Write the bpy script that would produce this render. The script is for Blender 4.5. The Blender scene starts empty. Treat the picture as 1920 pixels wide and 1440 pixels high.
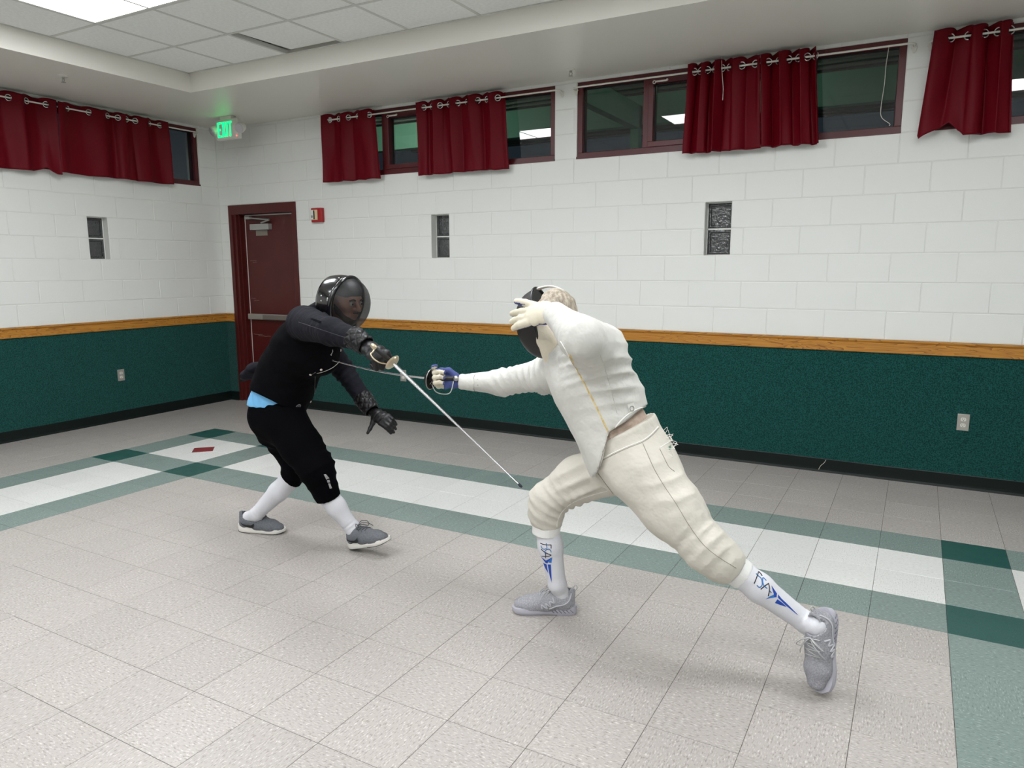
import bpy, bmesh, math, random
import numpy as np
from mathutils import Vector, Matrix
from mathutils.bvhtree import BVHTree

random.seed(7)
SC = bpy.context.scene
COL = SC.collection

# ------------------------------------------------------------------ camera
CAM = np.array([7.0436, -5.8152, 1.5398])
CR = np.array([0.8741276, 0.4856867, -0.0030649])     # camera right
CD = np.array([0.0745533, -0.1404095, -0.9872826])    # camera down
CF = np.array([-0.4799404, 0.8627825, -0.1589453])    # camera forward
FPX = 1363.7
cd = bpy.data.cameras.new('camera')
cam = bpy.data.objects.new('camera', cd)
COL.objects.link(cam)
cd.sensor_fit = 'HORIZONTAL'
cd.sensor_width = 36.0
cd.lens = FPX / 1920 * 36
cd.clip_start = 0.05
M3 = np.stack([CR, -CD, -CF], 1)
mw = Matrix(M3.tolist()).to_4x4()
mw.translation = Vector(CAM)
cam.matrix_world = mw
SC.camera = cam

# ------------------------------------------------------------------ world, exposure
w = bpy.data.worlds.new('night')
SC.world = w
w.use_nodes = True
w.node_tree.nodes['Background'].inputs[0].default_value = (0.03, 0.04, 0.055, 1)
w.node_tree.nodes['Background'].inputs[1].default_value = 0.25
vs = SC.view_settings
vs.view_transform = 'Standard'
vs.look = 'None'
vs.exposure = 1.17
vs.gamma = 1.0
vs.use_curve_mapping = False
LAMP = 10.5          # emission of the ceiling light lenses

# ------------------------------------------------------------------ helpers
def P(u, v, Y):
    """world point seen at pixel (u, v) of the 1920x1440 photo, on the plane y = Y"""
    d = (u - 960) / FPX * CR + (v - 720) / FPX * CD + CF
    return CAM + d * ((Y - CAM[1]) / d[1])

def ray(u, v):
    d = (u - 960) / FPX * CR + (v - 720) / FPX * CD + CF
    return d / np.linalg.norm(d)

def nrm(v):
    v = np.asarray(v, float)
    return v / np.linalg.norm(v)

def lin(c):
    return tuple(((x / 255) / 12.92 if x / 255 <= .04045 else ((x / 255 + .055) / 1.055) ** 2.4) for x in c)

MATS = {}
def mat(name, rgb, rough=.6, metal=0., spec=.5, bump=None, var=None, emit=None, sheen=0., coat=0., coords='Object', stretch=None):
    """bump=(scale, strength, distance)  var=(scale, rgb2, contrast)"""
    if name in MATS:
        return MATS[name]
    m = bpy.data.materials.new(name)
    m.use_nodes = True
    nt = m.node_tree
    b = nt.nodes['Principled BSDF']
    b.inputs['Base Color'].default_value = (*lin(rgb), 1)
    b.inputs['Roughness'].default_value = rough
    b.inputs['Metallic'].default_value = metal
    b.inputs['Specular IOR Level'].default_value = spec
    b.inputs['Sheen Weight'].default_value = sheen
    b.inputs['Coat Weight'].default_value = coat
    src = None
    if bump or var:
        tc = nt.nodes.new('ShaderNodeTexCoord')
        src = tc.outputs[coords]
        if stretch:
            mp = nt.nodes.new('ShaderNodeMapping')
            mp.inputs['Scale'].default_value = stretch
            nt.links.new(src, mp.inputs[0])
            src = mp.outputs[0]
    if var:
        n = nt.nodes.new('ShaderNodeTexNoise')
        n.inputs['Scale'].default_value = var[0]
        n.inputs['Detail'].default_value = 4
        r = nt.nodes.new('ShaderNodeValToRGB')
        c = var[2] if len(var) > 2 else .2
        r.color_ramp.elements[0].position = .5 - c
        r.color_ramp.elements[1].position = .5 + c
        r.color_ramp.elements[0].color = (*lin(var[1]), 1)
        r.color_ramp.elements[1].color = (*lin(rgb), 1)
        nt.links.new(src, n.inputs['Vector'])
        nt.links.new(n.outputs['Fac'], r.inputs[0])
        nt.links.new(r.outputs[0], b.inputs['Base Color'])
    if bump:
        n = nt.nodes.new('ShaderNodeTexNoise')
        n.inputs['Scale'].default_value = bump[0]
        n.inputs['Detail'].default_value = 3
        bp = nt.nodes.new('ShaderNodeBump')
        bp.inputs['Strength'].default_value = bump[1]
        bp.inputs['Distance'].default_value = bump[2]
        nt.links.new(src, n.inputs['Vector'])
        nt.links.new(n.outputs['Fac'], bp.inputs['Height'])
        nt.links.new(bp.outputs[0], b.inputs['Normal'])
    if emit:
        b.inputs['Emission Color'].default_value = (*lin(emit[0]), 1)
        b.inputs['Emission Strength'].default_value = emit[1]
    MATS[name] = m
    return m

WL = {}                                         # world location of every object
def link(o, parent, wloc, kind=None):
    COL.objects.link(o)
    WL[o.name] = np.array(wloc, float)
    if parent is not None:
        o.parent = parent
        o.location = Vector(WL[o.name] - WL[parent.name])
    else:
        o.location = Vector(wloc)
    if kind:
        o['kind'] = kind
    return o

def empty(name, loc, kind=None, parent=None):
    o = bpy.data.objects.new(name, None)
    o.empty_display_size = .1
    return link(o, parent, loc, kind)

def tag(o, label, cat, group=None):
    o['label'] = label
    o['category'] = cat
    if group:
        o['group'] = group
    return o

def mesh_np(name, V, F, fix=False):
    me = bpy.data.meshes.new(name)
    me.from_pydata([tuple(map(float, v)) for v in V], [], [list(map(int, f)) for f in F])
    me.update()
    if fix:
        bm = bmesh.new(); bm.from_mesh(me)
        bmesh.ops.recalc_face_normals(bm, faces=bm.faces)
        bm.to_mesh(me); bm.free()
    return me

def obj(name, V, F, m, parent=None, smooth=False, kind=None, origin=None, fix=True):
    V = np.asarray(V, float)
    if origin is None:
        lo, hi = V.min(0), V.max(0)
        origin = np.array([(lo[0] + hi[0]) / 2, (lo[1] + hi[1]) / 2, lo[2]])
    me = mesh_np(name, V - origin, F, fix)
    for mm in (m if isinstance(m, (list, tuple)) else [m]):
        me.materials.append(mm)
    if smooth:
        me.polygons.foreach_set('use_smooth', [True] * len(me.polygons))
        if smooth != True:
            me.set_sharp_from_angle(angle=math.radians(smooth))
    o = bpy.data.objects.new(name, me)
    return link(o, parent, origin, kind)

class MB:
    """collects shapes of one mesh"""
    def __init__(s):
        s.V = []; s.F = []
    def add(s, V, F):
        b = len(s.V)
        s.V += [np.asarray(v, float) for v in V]
        s.F += [[i + b for i in f] for f in F]
        return s
    def box(s, lo, hi, fr=None):
        x0, y0, z0 = lo; x1, y1, z1 = hi
        V = [(x0, y0, z0), (x1, y0, z0), (x1, y1, z0), (x0, y1, z0), (x0, y0, z1), (x1, y0, z1), (x1, y1, z1), (x0, y1, z1)]
        if fr is not None:
            V = [fr(*v) for v in V]
        return s.add(V, [(0, 3, 2, 1), (4, 5, 6, 7), (0, 1, 5, 4), (1, 2, 6, 5), (2, 3, 7, 6), (3, 0, 4, 7)])
    def cbox(s, lo, hi, c, fr=None):
        """box with chamfered edges"""
        bm = bmesh.new()
        x0, y0, z0 = lo; x1, y1, z1 = hi
        bmesh.ops.create_cube(bm, size=1)
        for v in bm.verts:
            v.co = Vector(((x0 + x1) / 2 + v.co.x * (x1 - x0), (y0 + y1) / 2 + v.co.y * (y1 - y0), (z0 + z1) / 2 + v.co.z * (z1 - z0)))
        bmesh.ops.bevel(bm, geom=list(bm.edges), offset=c, segments=2, affect='EDGES', profile=.5)
        bm.verts.index_update()
        V = [tuple(v.co) for v in bm.verts]
        F = [[v.index for v in f.verts] for f in bm.faces]
        bm.free()
        if fr is not None:
            V = [fr(*v) for v in V]
        return s.add(V, F)
    def tube(s, path, r, n=8, cap=True, flat=None):
        path = [np.asarray(p, float) for p in path]
        R = [r] * len(path) if np.isscalar(r) else list(r)
        V = []; F = []
        prev = None
        for i, p in enumerate(path):
            t = nrm(path[min(i + 1, len(path) - 1)] - path[max(i - 1, 0)])
            if prev is None:
                a = np.array([0, 0, 1.]) if abs(t[2]) < .9 else np.array([1., 0, 0])
                x = nrm(np.cross(a, t))
            else:
                x = nrm(prev - t * (prev @ t))
            y = np.cross(t, x)
            prev = x
            for k in range(n):
                an = 2 * math.pi * k / n
                V.append(p + R[i] * (math.cos(an) * x + math.sin(an) * y))
        for i in range(len(path) - 1):
            for k in range(n):
                a = i * n + k; b = i * n + (k + 1) % n
                F.append((a, b, b + n, a + n))
        if cap:
            F.append(list(range(n))[::-1]); F.append([(len(path) - 1) * n + k for k in range(n)])
        return s.add(V, F)
    def lathe(s, prof, c, ax, n=20):
        """prof = [(radius, along axis)]"""
        ax = nrm(ax)
        a = np.array([0, 0, 1.]) if abs(ax[2]) < .9 else np.array([1., 0, 0])
        x = nrm(np.cross(a, ax)); y = np.cross(ax, x)
        V = []; F = []
        for r, h in prof:
            for k in range(n):
                an = 2 * math.pi * k / n
                V.append(np.asarray(c) + ax * h + max(r, 1e-5) * (math.cos(an) * x + math.sin(an) * y))
        for i in range(len(prof) - 1):
            for k in range(n):
                p = i * n + k; q = i * n + (k + 1) % n
                F.append((p, q, q + n, p + n))
        F.append(list(range(n))[::-1]); F.append([(len(prof) - 1) * n + k for k in range(n)])
        return s.add(V, F)
    def torus(s, c, ax, R, r, n=20, m=8):
        ax = nrm(ax)
        a = np.array([0, 0, 1.]) if abs(ax[2]) < .9 else np.array([1., 0, 0])
        x = nrm(np.cross(a, ax)); y = np.cross(ax, x)
        V = []; F = []
        for i in range(n):
            t = 2 * math.pi * i / n
            d = math.cos(t) * x + math.sin(t) * y
            for j in range(m):
                q = 2 * math.pi * j / m
                V.append(np.asarray(c) + d * (R + r * math.cos(q)) + ax * r * math.sin(q))
        for i in range(n):
            for j in range(m):
                F.append((i * m + j, ((i + 1) % n) * m + j, ((i + 1) % n) * m + (j + 1) % m, i * m + (j + 1) % m))
        return s.add(V, F)
    def prism(s, poly, fr, d0, d1):
        """2-D polygon extruded from depth d0 to d1; fr(x, y, d) -> world"""
        n = len(poly)
        V = [fr(x, y, d0) for x, y in poly] + [fr(x, y, d1) for x, y in poly]
        F = [list(range(n))[::-1], [n + i for i in range(n)]] + [(i, (i + 1) % n, n + (i + 1) % n, n + i) for i in range(n)]
        return s.add(V, F)
    def ball(s, c, r, n=10):
        prof = [(r * math.sin(math.pi * i / n), -r * math.cos(math.pi * i / n)) for i in range(n + 1)]
        return s.lathe(prof, c, (0, 0, 1), n * 2)
    def obj(s, name, m, parent=None, **k):
        return obj(name, s.V, s.F, m, parent, **k)

# wall frames: (u along the wall, d into the room, z up) -> world
def FB(u, d, z): return np.array([u, -d, z])          # back wall, y = 0
def FL(u, d, z): return np.array([d, -u, z])          # left wall, x = 0

# ------------------------------------------------------------------ materials of the place
paint = mat('block_paint', (229, 230, 226), .55, bump=(240, .25, .002))
paint_j = mat('mortar_paint', (222, 222, 217), .6)
drywall = mat('soffit_paint', (225, 222, 214), .38, bump=(300, .1, .001))
carpet = mat('green_wall_carpet', (32, 88, 83), .95, spec=.12, bump=(420, 1., .004), var=(130, (8, 52, 48), .13), sheen=.1)
rubber = mat('black_green_rubber', (10, 22, 20), .42, spec=.3, bump=(30, .2, .002))
maroon = mat('maroon_metal', (86, 20, 26), .38, var=(6, (76, 17, 22), .3))
doorpaint = mat('brown_red_door_paint', (84, 22, 20), .42, var=(5, (72, 18, 17), .3))
steel = mat('brushed_steel', (176, 176, 172), .34, .9)
steel_d = mat('blade_steel', (205, 206, 208), .22, 1.)
white_pl = mat('white_plastic', (222, 220, 212), .4)
white_en = mat('white_enamel', (224, 222, 214), .35)
dark = mat('dark_slot', (20, 20, 20), .6)
burg = mat('burgundy_satin', (97, 1, 17), .5, spec=.14, bump=(90, .15, .002))
tbar = mat('ceiling_grid_enamel', (212, 212, 206), .5)
ctile = mat('ceiling_tile_fissured', (250, 250, 247), .95, spec=.1, bump=(160, .5, .003), var=(45, (238, 238, 235), .25))

def oak():
    m = mat('oak_rail', (176, 118, 44), .36)
    nt = m.node_tree; b = nt.nodes['Principled BSDF']
    tc = nt.nodes.new('ShaderNodeTexCoord')
    mp = nt.nodes.new('ShaderNodeMapping'); mp.inputs['Scale'].default_value = (.55, .55, 7.)
    nt.links.new(tc.outputs['Object'], mp.inputs[0])
    n = nt.nodes.new('ShaderNodeTexNoise'); n.inputs['Scale'].default_value = 1.7; n.inputs['Detail'].default_value = 3; n.inputs['Distortion'].default_value = 1.2
    nt.links.new(mp.outputs[0], n.inputs['Vector'])
    k = nt.nodes.new('ShaderNodeMath'); k.operation = 'MULTIPLY'; k.inputs[1].default_value = 17
    nt.links.new(n.outputs['Fac'], k.inputs[0])
    fr = nt.nodes.new('ShaderNodeMath'); fr.operation = 'FRACT'
    nt.links.new(k.outputs[0], fr.inputs[0])
    r = nt.nodes.new('ShaderNodeValToRGB')
    e = r.color_ramp.elements
    e[0].position = 0; e[0].color = (*lin((122, 72, 22)), 1)
    e[1].position = .28; e[1].color = (*lin((178, 120, 46)), 1)
    x = e.new(1.); x.color = (*lin((190, 134, 56)), 1)
    nt.links.new(fr.outputs[0], r.inputs[0])
    nt.links.new(r.outputs[0], b.inputs['Base Color'])
    return m
oakm = oak()

def vct(name, c_base, c_dark, c_light, contrast=1.):
    """vinyl composition tile: flecks drawn out along the tile's own x axis, another part of the pattern on each tile"""
    m = mat(name, c_base, .3, spec=.45)
    nt = m.node_tree; b = nt.nodes['Principled BSDF']
    tc = nt.nodes.new('ShaderNodeTexCoord')
    oi = nt.nodes.new('ShaderNodeObjectInfo')
    ml = nt.nodes.new('ShaderNodeVectorMath'); ml.operation = 'MULTIPLY_ADD'
    cb = nt.nodes.new('ShaderNodeCombineXYZ')
    for i, kk in enumerate((37., 53., 0)):
        mm = nt.nodes.new('ShaderNodeMath'); mm.operation = 'MULTIPLY'; mm.inputs[1].default_value = kk
        nt.links.new(oi.outputs['Random'], mm.inputs[0]); nt.links.new(mm.outputs[0], cb.inputs[i])
    ml.inputs[1].default_value = (1, 1, 1)
    nt.links.new(tc.outputs['Object'], ml.inputs[0]); nt.links.new(cb.outputs[0], ml.inputs[2])
    mp = nt.nodes.new('ShaderNodeMapping'); mp.inputs['Scale'].default_value = (60, 170, 1)
    nt.links.new(ml.outputs[0], mp.inputs[0])
    n = nt.nodes.new('ShaderNodeTexNoise'); n.inputs['Scale'].default_value = 1; n.inputs['Detail'].default_value = 2.5; n.inputs['Roughness'].default_value = .55
    nt.links.new(mp.outputs[0], n.inputs['Vector'])
    r = nt.nodes.new('ShaderNodeValToRGB'); e = r.color_ramp.elements
    e[0].position = .30; e[0].color = (*lin(c_dark), 1)
    e[1].position = .45; e[1].color = (*lin(c_base), 1)
    x = e.new(.58); x.color = (*lin(c_base), 1)
    x = e.new(.70); x.color = (*lin(c_light), 1)
    nt.links.new(n.outputs['Fac'], r.inputs[0])
    # slow tint from tile to tile
    hs = nt.nodes.new('ShaderNodeHueSaturation')
    mr = nt.nodes.new('ShaderNodeMapRange'); mr.inputs[3].default_value = .965; mr.inputs[4].default_value = 1.035
    nt.links.new(oi.outputs['Random'], mr.inputs[0]); nt.links.new(mr.outputs[0], hs.inputs['Value'])
    nt.links.new(r.outputs[0], hs.inputs['Color'])
    nt.links.new(hs.outputs[0], b.inputs['Base Color'])
    n2 = nt.nodes.new('ShaderNodeTexNoise'); n2.inputs['Scale'].default_value = 9
    nt.links.new(ml.outputs[0], n2.inputs['Vector'])
    mr2 = nt.nodes.new('ShaderNodeMapRange'); mr2.inputs[3].default_value = .24; mr2.inputs[4].default_value = .42
    nt.links.new(n2.outputs['Fac'], mr2.inputs[0]); nt.links.new(mr2.outputs[0], b.inputs['Roughness'])
    return m
TM = {'b': vct('vinyl_tile_beige', (171, 165, 160), (134, 127, 121), (206, 202, 198)),
      'g': vct('vinyl_tile_sage', (122, 137, 132), (90, 106, 101), (160, 171, 167)),
      'w': vct('vinyl_tile_white', (214, 214, 211), (188, 188, 184), (226, 227, 224)),
      'd': vct('vinyl_tile_dark_green', (36, 80, 75), (27, 66, 62), (50, 94, 88)),
      'r': vct('vinyl_tile_red', (126, 42, 46), (110, 34, 38), (138, 52, 56))}
grout = mat('tile_joint_dark', (52, 47, 43), .9)

# ------------------------------------------------------------------ room shell
T = .3048; BL = .4064; H = .2032
X0, Y0 = 1.162, 1.183                     # outer corner of the tile border
XR, YF = 9.64, 10.4                       # right wall, front wall (behind the camera)
ZS, ZC = 3.075, 3.235                     # soffit, suspended ceiling
RX0, RX1, RY0, RY1 = 1.262, 8.378, 1.27, 9.1   # recess in the soffit (y positive towards the camera)
DEP = .2

# floor ------------------------------------------------------------
floor = MB().box((-.2, -YF - .2, -.12), (XR + .2, .2, -.0012)).obj('floor', grout, kind='structure', origin=np.zeros(3))

def tile_kind(i, j):
    def band(k, a):
        k -= a
        return None if k < 0 or k > 3 else ('g' if k in (0, 3) else 'w')
    if i < 0 or j < 0 or i > 23:
        return 'b'
    v = band(i, 0) or band(i, 20)
    h = band(j, 0)
    if v and h:
        return 'd' if v == 'g' and h == 'g' else ('w' if v == 'w' and h == 'w' else 'g')
    return v or h or 'b'

def slab_mesh(poly, m, name, g=.0008, c=.0010, t=.003):
    """tile: polygon about its own centre, chamfered at the rim"""
    poly = [np.array(p) for p in poly]
    cen = sum(poly) / len(poly)
    def shrink(d):
        out = []
        n = len(poly)
        for k in range(n):
            a, b, cc = poly[k - 1], poly[k], poly[(k + 1) % n]
            e1 = nrm(b - a); e2 = nrm(cc - b)
            n1 = np.array([-e1[1], e1[0]]); n2 = np.array([-e2[1], e2[0]])
            bis = n1 + n2
            out.append(b + bis * d / (bis @ n1))
        return out
    r0, r1 = shrink(g), shrink(g + c)
    n = len(poly)
    V = [(*p, -t) for p in r0] + [(*p, -c) for p in r0] + [(*p, 0) for p in r1]
    F = [[2 * n + k for k in range(n)]]
    for L in (0, 1):
        F += [(L * n + k, L * n + (k + 1) % n, (L + 1) * n + (k + 1) % n, (L + 1) * n + k) for k in range(n)]
    me = mesh_np(name, V, F, True)
    me.materials.append(m)
    return me
hT = T / 2
sq = [(-hT, -hT), (hT, -hT), (hT, hT), (-hT, hT)]
TMESH = {k: slab_mesh(sq, TM[k], 'floor_tile') for k in 'bgwd'}
cq = .38 * T
TMESH['corner'] = slab_mesh([(-hT, -hT), (hT - cq, -hT), (hT, -hT + cq), (hT, hT), (-hT, hT)][:5], TM['w'], 'floor_tile')
# the cut corner of that tile lies at (+x, -y)
dia = slab_mesh([(-cq, 0), (0, -cq), (cq, 0), (0, cq)], TM['r'], 'floor_tile')

def visible(p, marg=60):
    d = np.asarray(p) - CAM
    z = d @ CF
    if z < .3: return None
    u = 960 + FPX * (d @ CR) / z; v = 720 + FPX * (d @ CD) / z
    return z if -marg < u < 1920 + marg and -marg < v < 1440 + marg else None
cand = []
rest = {k: [] for k in 'bgwd'}
for i in range(-5, 29):
    for j in range(-5, 31):
        x = X0 + (i + .5) * T; y = -(Y0 + (j + .5) * T)
        if x < -.3 or x > XR + .3 or y > .3 or y < -YF - .3: continue
        z = visible((x, y, 0))
        k = tile_kind(i, j)
        cand.append((z if z else 99, i, j, x, y, k))
cand.sort()
def cut_corner(i, j):
    """rotation of a white tile whose corner touches a red diamond, else None"""
    for a in (0, 20):
        q = (i - a, j)
        # tile corner towards the diamond: world direction (sx, sy)
        if q == (1, 1): return (1, -1)
        if q == (2, 1): return (-1, -1)
        if q == (1, 2): return (1, 1)
        if q == (2, 2): return (-1, 1)
    return None
ROT = {(1, -1): 0, (1, 1): math.pi / 2, (-1, 1): math.pi, (-1, -1): -math.pi / 2}
for n, (z, i, j, x, y, k) in enumerate(cand):
    cc = cut_corner(i, j)
    if (n < 300 and z < 90) or cc:
        o = bpy.data.objects.new('floor_tile', TMESH['corner'] if cc else TMESH[k])
        o.rotation_euler.z = ROT[cc] if cc else ((i + j) % 2) * math.pi / 2
        link(o, floor, (x, y, 0))
    else:
        rest[k].append((x, y))
for a in (0, 20):
    o = bpy.data.objects.new('floor_tile', dia)
    link(o, floor, (X0 + (a + 2) * T, -(Y0 + 2 * T), 0))
mb = MB(); mi = []
me_all = []
for s, k in enumerate('bgwd'):
    for (x, y) in rest[k]:
        g = hT - .0006
        b = len(mb.V)
        mb.add([(x - g, y - g, 0), (x + g, y - g, 0), (x + g, y + g, 0), (x - g, y + g, 0),
                (x - g, y - g, -.003), (x + g, y - g, -.003), (x + g, y + g, -.003), (x - g, y + g, -.003)],
               [(0, 1, 2, 3), (4, 5, 1, 0), (5, 6, 2, 1), (6, 7, 3, 2), (7, 4, 0, 3)])
        mi += [s] * 5
o = mb.obj('further_floor_tiles', [TM[k] for k in 'bgwd'], floor, kind='stuff', origin=np.zeros(3), fix=False)
o.data.polygons.foreach_set('material_index', mi)

# walls ------------------------------------------------------------
WIN_B = [(1.793, 4.233), (4.437, 6.852), (7.056, 9.47)]
WIN_L = [(.235, 2.645), (2.85, 5.26), (5.46, 7.87)]
WZ0, WZ1 = 12 * H, 15 * H
GB_B = [2.933, 5.537]                     # left edges of the glass block niches
GB_L = [1.342]
DOOR = (.15, 1.185, 2.232)
open_b = [(a, b, WZ0, WZ1) for a, b in WIN_B] + [(g, g + H, 8 * H, 10 * H) for g in GB_B] + [(DOOR[0], DOOR[1], 0, DOOR[2])]
open_l = [(a, b, WZ0, WZ1) for a, b in WIN_L] + [(g, g + H, 8 * H, 10 * H) for g in GB_L]

def wall_core(name, fr, u0, u1, z1, opens, d0, d1, m):
    us = sorted({u0, u1, *[o[0] for o in opens], *[o[1] for o in opens]})
    zs = sorted({-.1, z1, *[o[2] for o in opens], *[o[3] for o in opens]})
    mb = MB()
    for a, b in zip(us, us[1:]):
        run = None
        for c, d in zip(zs, zs[1:]):
            hole = any(o[0] < (a + b) / 2 < o[1] and o[2] < (c + d) / 2 < o[3] for o in opens)
            if not hole:
                run = (run[0], d) if run else (c, d)
            if (hole or d == zs[-1]) and run:
                mb.box((a, d0, run[0]), (b, d1, run[1]), fr)
                run = None
    return mb.obj(name, m, kind='structure', origin=np.zeros(3))

wall_back = wall_core('wall_back', FB, -.2, XR + .2, 3.4, open_b, -DEP, -.003, paint_j)
wall_left = wall_core('wall_left', FL, -.003, YF + .2, 3.4, open_l, -DEP, -.003, paint_j)
BLK = {}
def block_mesh(wd, ht, mirror):
    key = (round(wd, 3), round(ht, 3), mirror)
    if key not in BLK:
        g, c = .0032, .0028
        fr = FL if mirror else FB
        V = []
        for (ins, d) in ((g, -.012), (g, -.0022), (g + c, 0)):
            V += [fr(-wd / 2 + ins, d, -ht / 2 + ins), fr(wd / 2 - ins, d, -ht / 2 + ins), fr(wd / 2 - ins, d, ht / 2 - ins), fr(-wd / 2 + ins, d, ht / 2 - ins)]
        F = [(8, 9, 10, 11)]
        for L in (0, 4):
            F += [(L + k, L + (k + 1) % 4, L + 4 + (k + 1) % 4, L + 4 + k) for k in range(4)]
        me = mesh_np('block', V, F)
        bm = bmesh.new(); bm.from_mesh(me)
        bmesh.ops.recalc_face_normals(bm, faces=bm.faces)
        bm.faces.ensure_lookup_table()
        nn = bm.faces[0].normal
        if nn.dot(Vector(fr(0, 1, 0))) < 0:
            bmesh.ops.reverse_faces(bm, faces=bm.faces)
        bm.to_mesh(me); bm.free()
        me.materials.append(paint)
        BLK[key] = me
    return BLK[key]

def courses(wall, fr, u1, opens, phase, mirror):
    for c in range(5, 16):
        z0, z1 = c * H, min((c + 1) * H, ZS)
        if z1 - z0 < .02: continue
        if c == 15: z1 = ZS
        ph = phase if (c % 2 == 0) else (phase + BL / 2) % BL
        edges = [0] + [ph + k * BL for k in range(60) if .03 < ph + k * BL < u1] + [u1]
        for a, b in zip(edges, edges[1:]):
            segs = [(a, b)]
            for o in opens:
                if o[2] < (z0 + z1) / 2 < o[3]:
                    ns = []
                    for s, e in segs:
                        if e <= o[0] or s >= o[1]: ns.append((s, e)); continue
                        if s < o[0]: ns.append((s, o[0]))
                        if e > o[1]: ns.append((o[1], e))
                    segs = ns
            for s, e in segs:
                if e - s < .03: continue
                ob = bpy.data.objects.new('block', block_mesh(e - s, z1 - z0, mirror))
                link(ob, wall, fr((s + e) / 2, 0, (z0 + z1) / 2))
# back wall: course between 10 H and 11 H has its joints at 5.023 + k BL
courses(wall_back, FB, XR, open_b, 5.023 % BL, False)
courses(wall_left, FL, YF, open_l, (.224 + BL / 2) % BL, True)

def plain_wall(name, lo, hi, m=paint):
    return MB().box(lo, hi).obj(name, m, kind='structure')
plain_wall('wall_right', (XR, -YF - .2, -.1), (XR + .2, .2, 3.4))
plain_wall('wall_front', (-.2, -YF - .2, -.1), (XR + .2, -YF, 3.4))

# green carpet below the rail, as a covering of the wall
def covering(wall, fr, segs):
    for a, b in segs:
        MB().box((a, -.02, .09), (b, .007, .935), fr).obj('carpet_panel', carpet, wall)
covering(wall_back, FB, [(.0, DOOR[0]), (DOOR[1], XR)])
covering(wall_left, FL, [(.007, YF)])
MB().box((XR - .007, -YF, .09), (XR, 0, .935)).obj('carpet_panel', carpet, bpy.data.objects['wall_right'])
MB().box((0, -YF, .09), (XR, -YF + .007, .935)).obj('carpet_panel', carpet, bpy.data.objects['wall_front'])

def run_profile(name, fr, prof, segs, m, kind='structure', wob=0):
    """profile [(d, z)] run along u"""
    mb = MB()
    for a, b in segs:
        us = np.linspace(a, b, max(2, int((b - a) / .15) + 1)) if wob else np.array([a, b])
        V = []
        for k, u in enumerate(us):
            for d, z in prof:
                ww = wob * (math.sin(u * 2.3) + .6 * math.sin(u * 5.1 + 1)) if z > .03 else 0
                V.append(fr(u, d, z + ww))
        n = len(prof)
        F = [list(range(n)), [(len(us) - 1) * n + k for k in range(n)][::-1]]
        for i in range(len(us) - 1):
            F += [(i * n + k, i * n + (k + 1) % n, (i + 1) * n + (k + 1) % n, (i + 1) * n + k) for k in range(n)]
        mb.add(V, F)
    return mb.obj(name, m, kind=kind, origin=np.zeros(3))
rail = [(-.002, .926), (.019, .926), (.021, .930), (.021, .990), (.016, .996), (.022, 1.001), (.026, 1.008), (.026, 1.014), (.022, 1.0185), (-.002, 1.0185)]
base = [(-.002, 0), (.022, 0), (.020, .006), (.012, .016), (.0105, .03), (.0105, .097), (.008, .101), (-.002, .101)]
run_profile('trim_1', FB, rail, [(.02, DOOR[0]), (DOOR[1], XR)], oakm)
run_profile('trim_2', FL, rail, [(.0, YF)], oakm)
run_profile('baseboard_back', FB, base, [(.02, DOOR[0]), (DOOR[1], XR)], rubber, wob=.0018)
run_profile('baseboard_left', FL, base, [(.0, YF)], rubber, wob=.0018)

# ceiling: soffit ring with fascia, suspended grid inside it ------------
ceiling = empty('ceiling', (0, 0, ZS), 'structure')
mb = MB()
mb.box((-.2, -RY0, ZS), (XR + .2, .2, ZS + .5))
mb.box((-.2, -YF - .2, ZS), (XR + .2, -RY1, ZS + .5))
mb.box((-.2, -RY1, ZS), (RX0, -RY0, ZS + .5))
mb.box((RX1, -RY1, ZS), (XR + .2, -RY0, ZS + .5))
mb.obj('soffit', drywall, ceiling)
MB().box((RX0, -RY1, ZC + .1), (RX1, -RY0, ZC + .2)).obj('plenum_lid', mat('plenum_dark', (60, 58, 55), .9), ceiling)
# grid lines
gx = [RX0] + [1.844 + k * 2 * T for k in range(11)] + [RX1]
gy = [RY0] + [1.853 + k * 2 * T for k in range(12)] + [RY1]
gx = [g for g in gx if g <= RX1]; gy = [g for g in gy if g <= RY1]
mb = MB()
for g in gx[1:-1]: mb.box((g - .012, -RY1, ZC - .001), (g + .012, -RY0, ZC + .03))
mb.obj('main_tees', tbar, ceiling)
mb = MB()
for g in gy[1:-1]: mb.box((RX0, -g - .012, ZC - .0012), (RX1, -g + .012, ZC + .028))
mb.obj('cross_tees', tbar, ceiling)
mb = MB()
mb.box((RX0, -RY0 - .022, ZC - .0025), (RX1, -RY0, ZC)); mb.box((RX0, -RY1, ZC - .0025), (RX1, -RY1 + .022, ZC))
mb.box((RX0, -RY1, ZC - .0025), (RX0 + .022, -RY0, ZC)); mb.box((RX1 - .022, -RY1, ZC - .0025), (RX1, -RY0, ZC))
mb.obj('wall_angle', tbar, ceiling)
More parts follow.
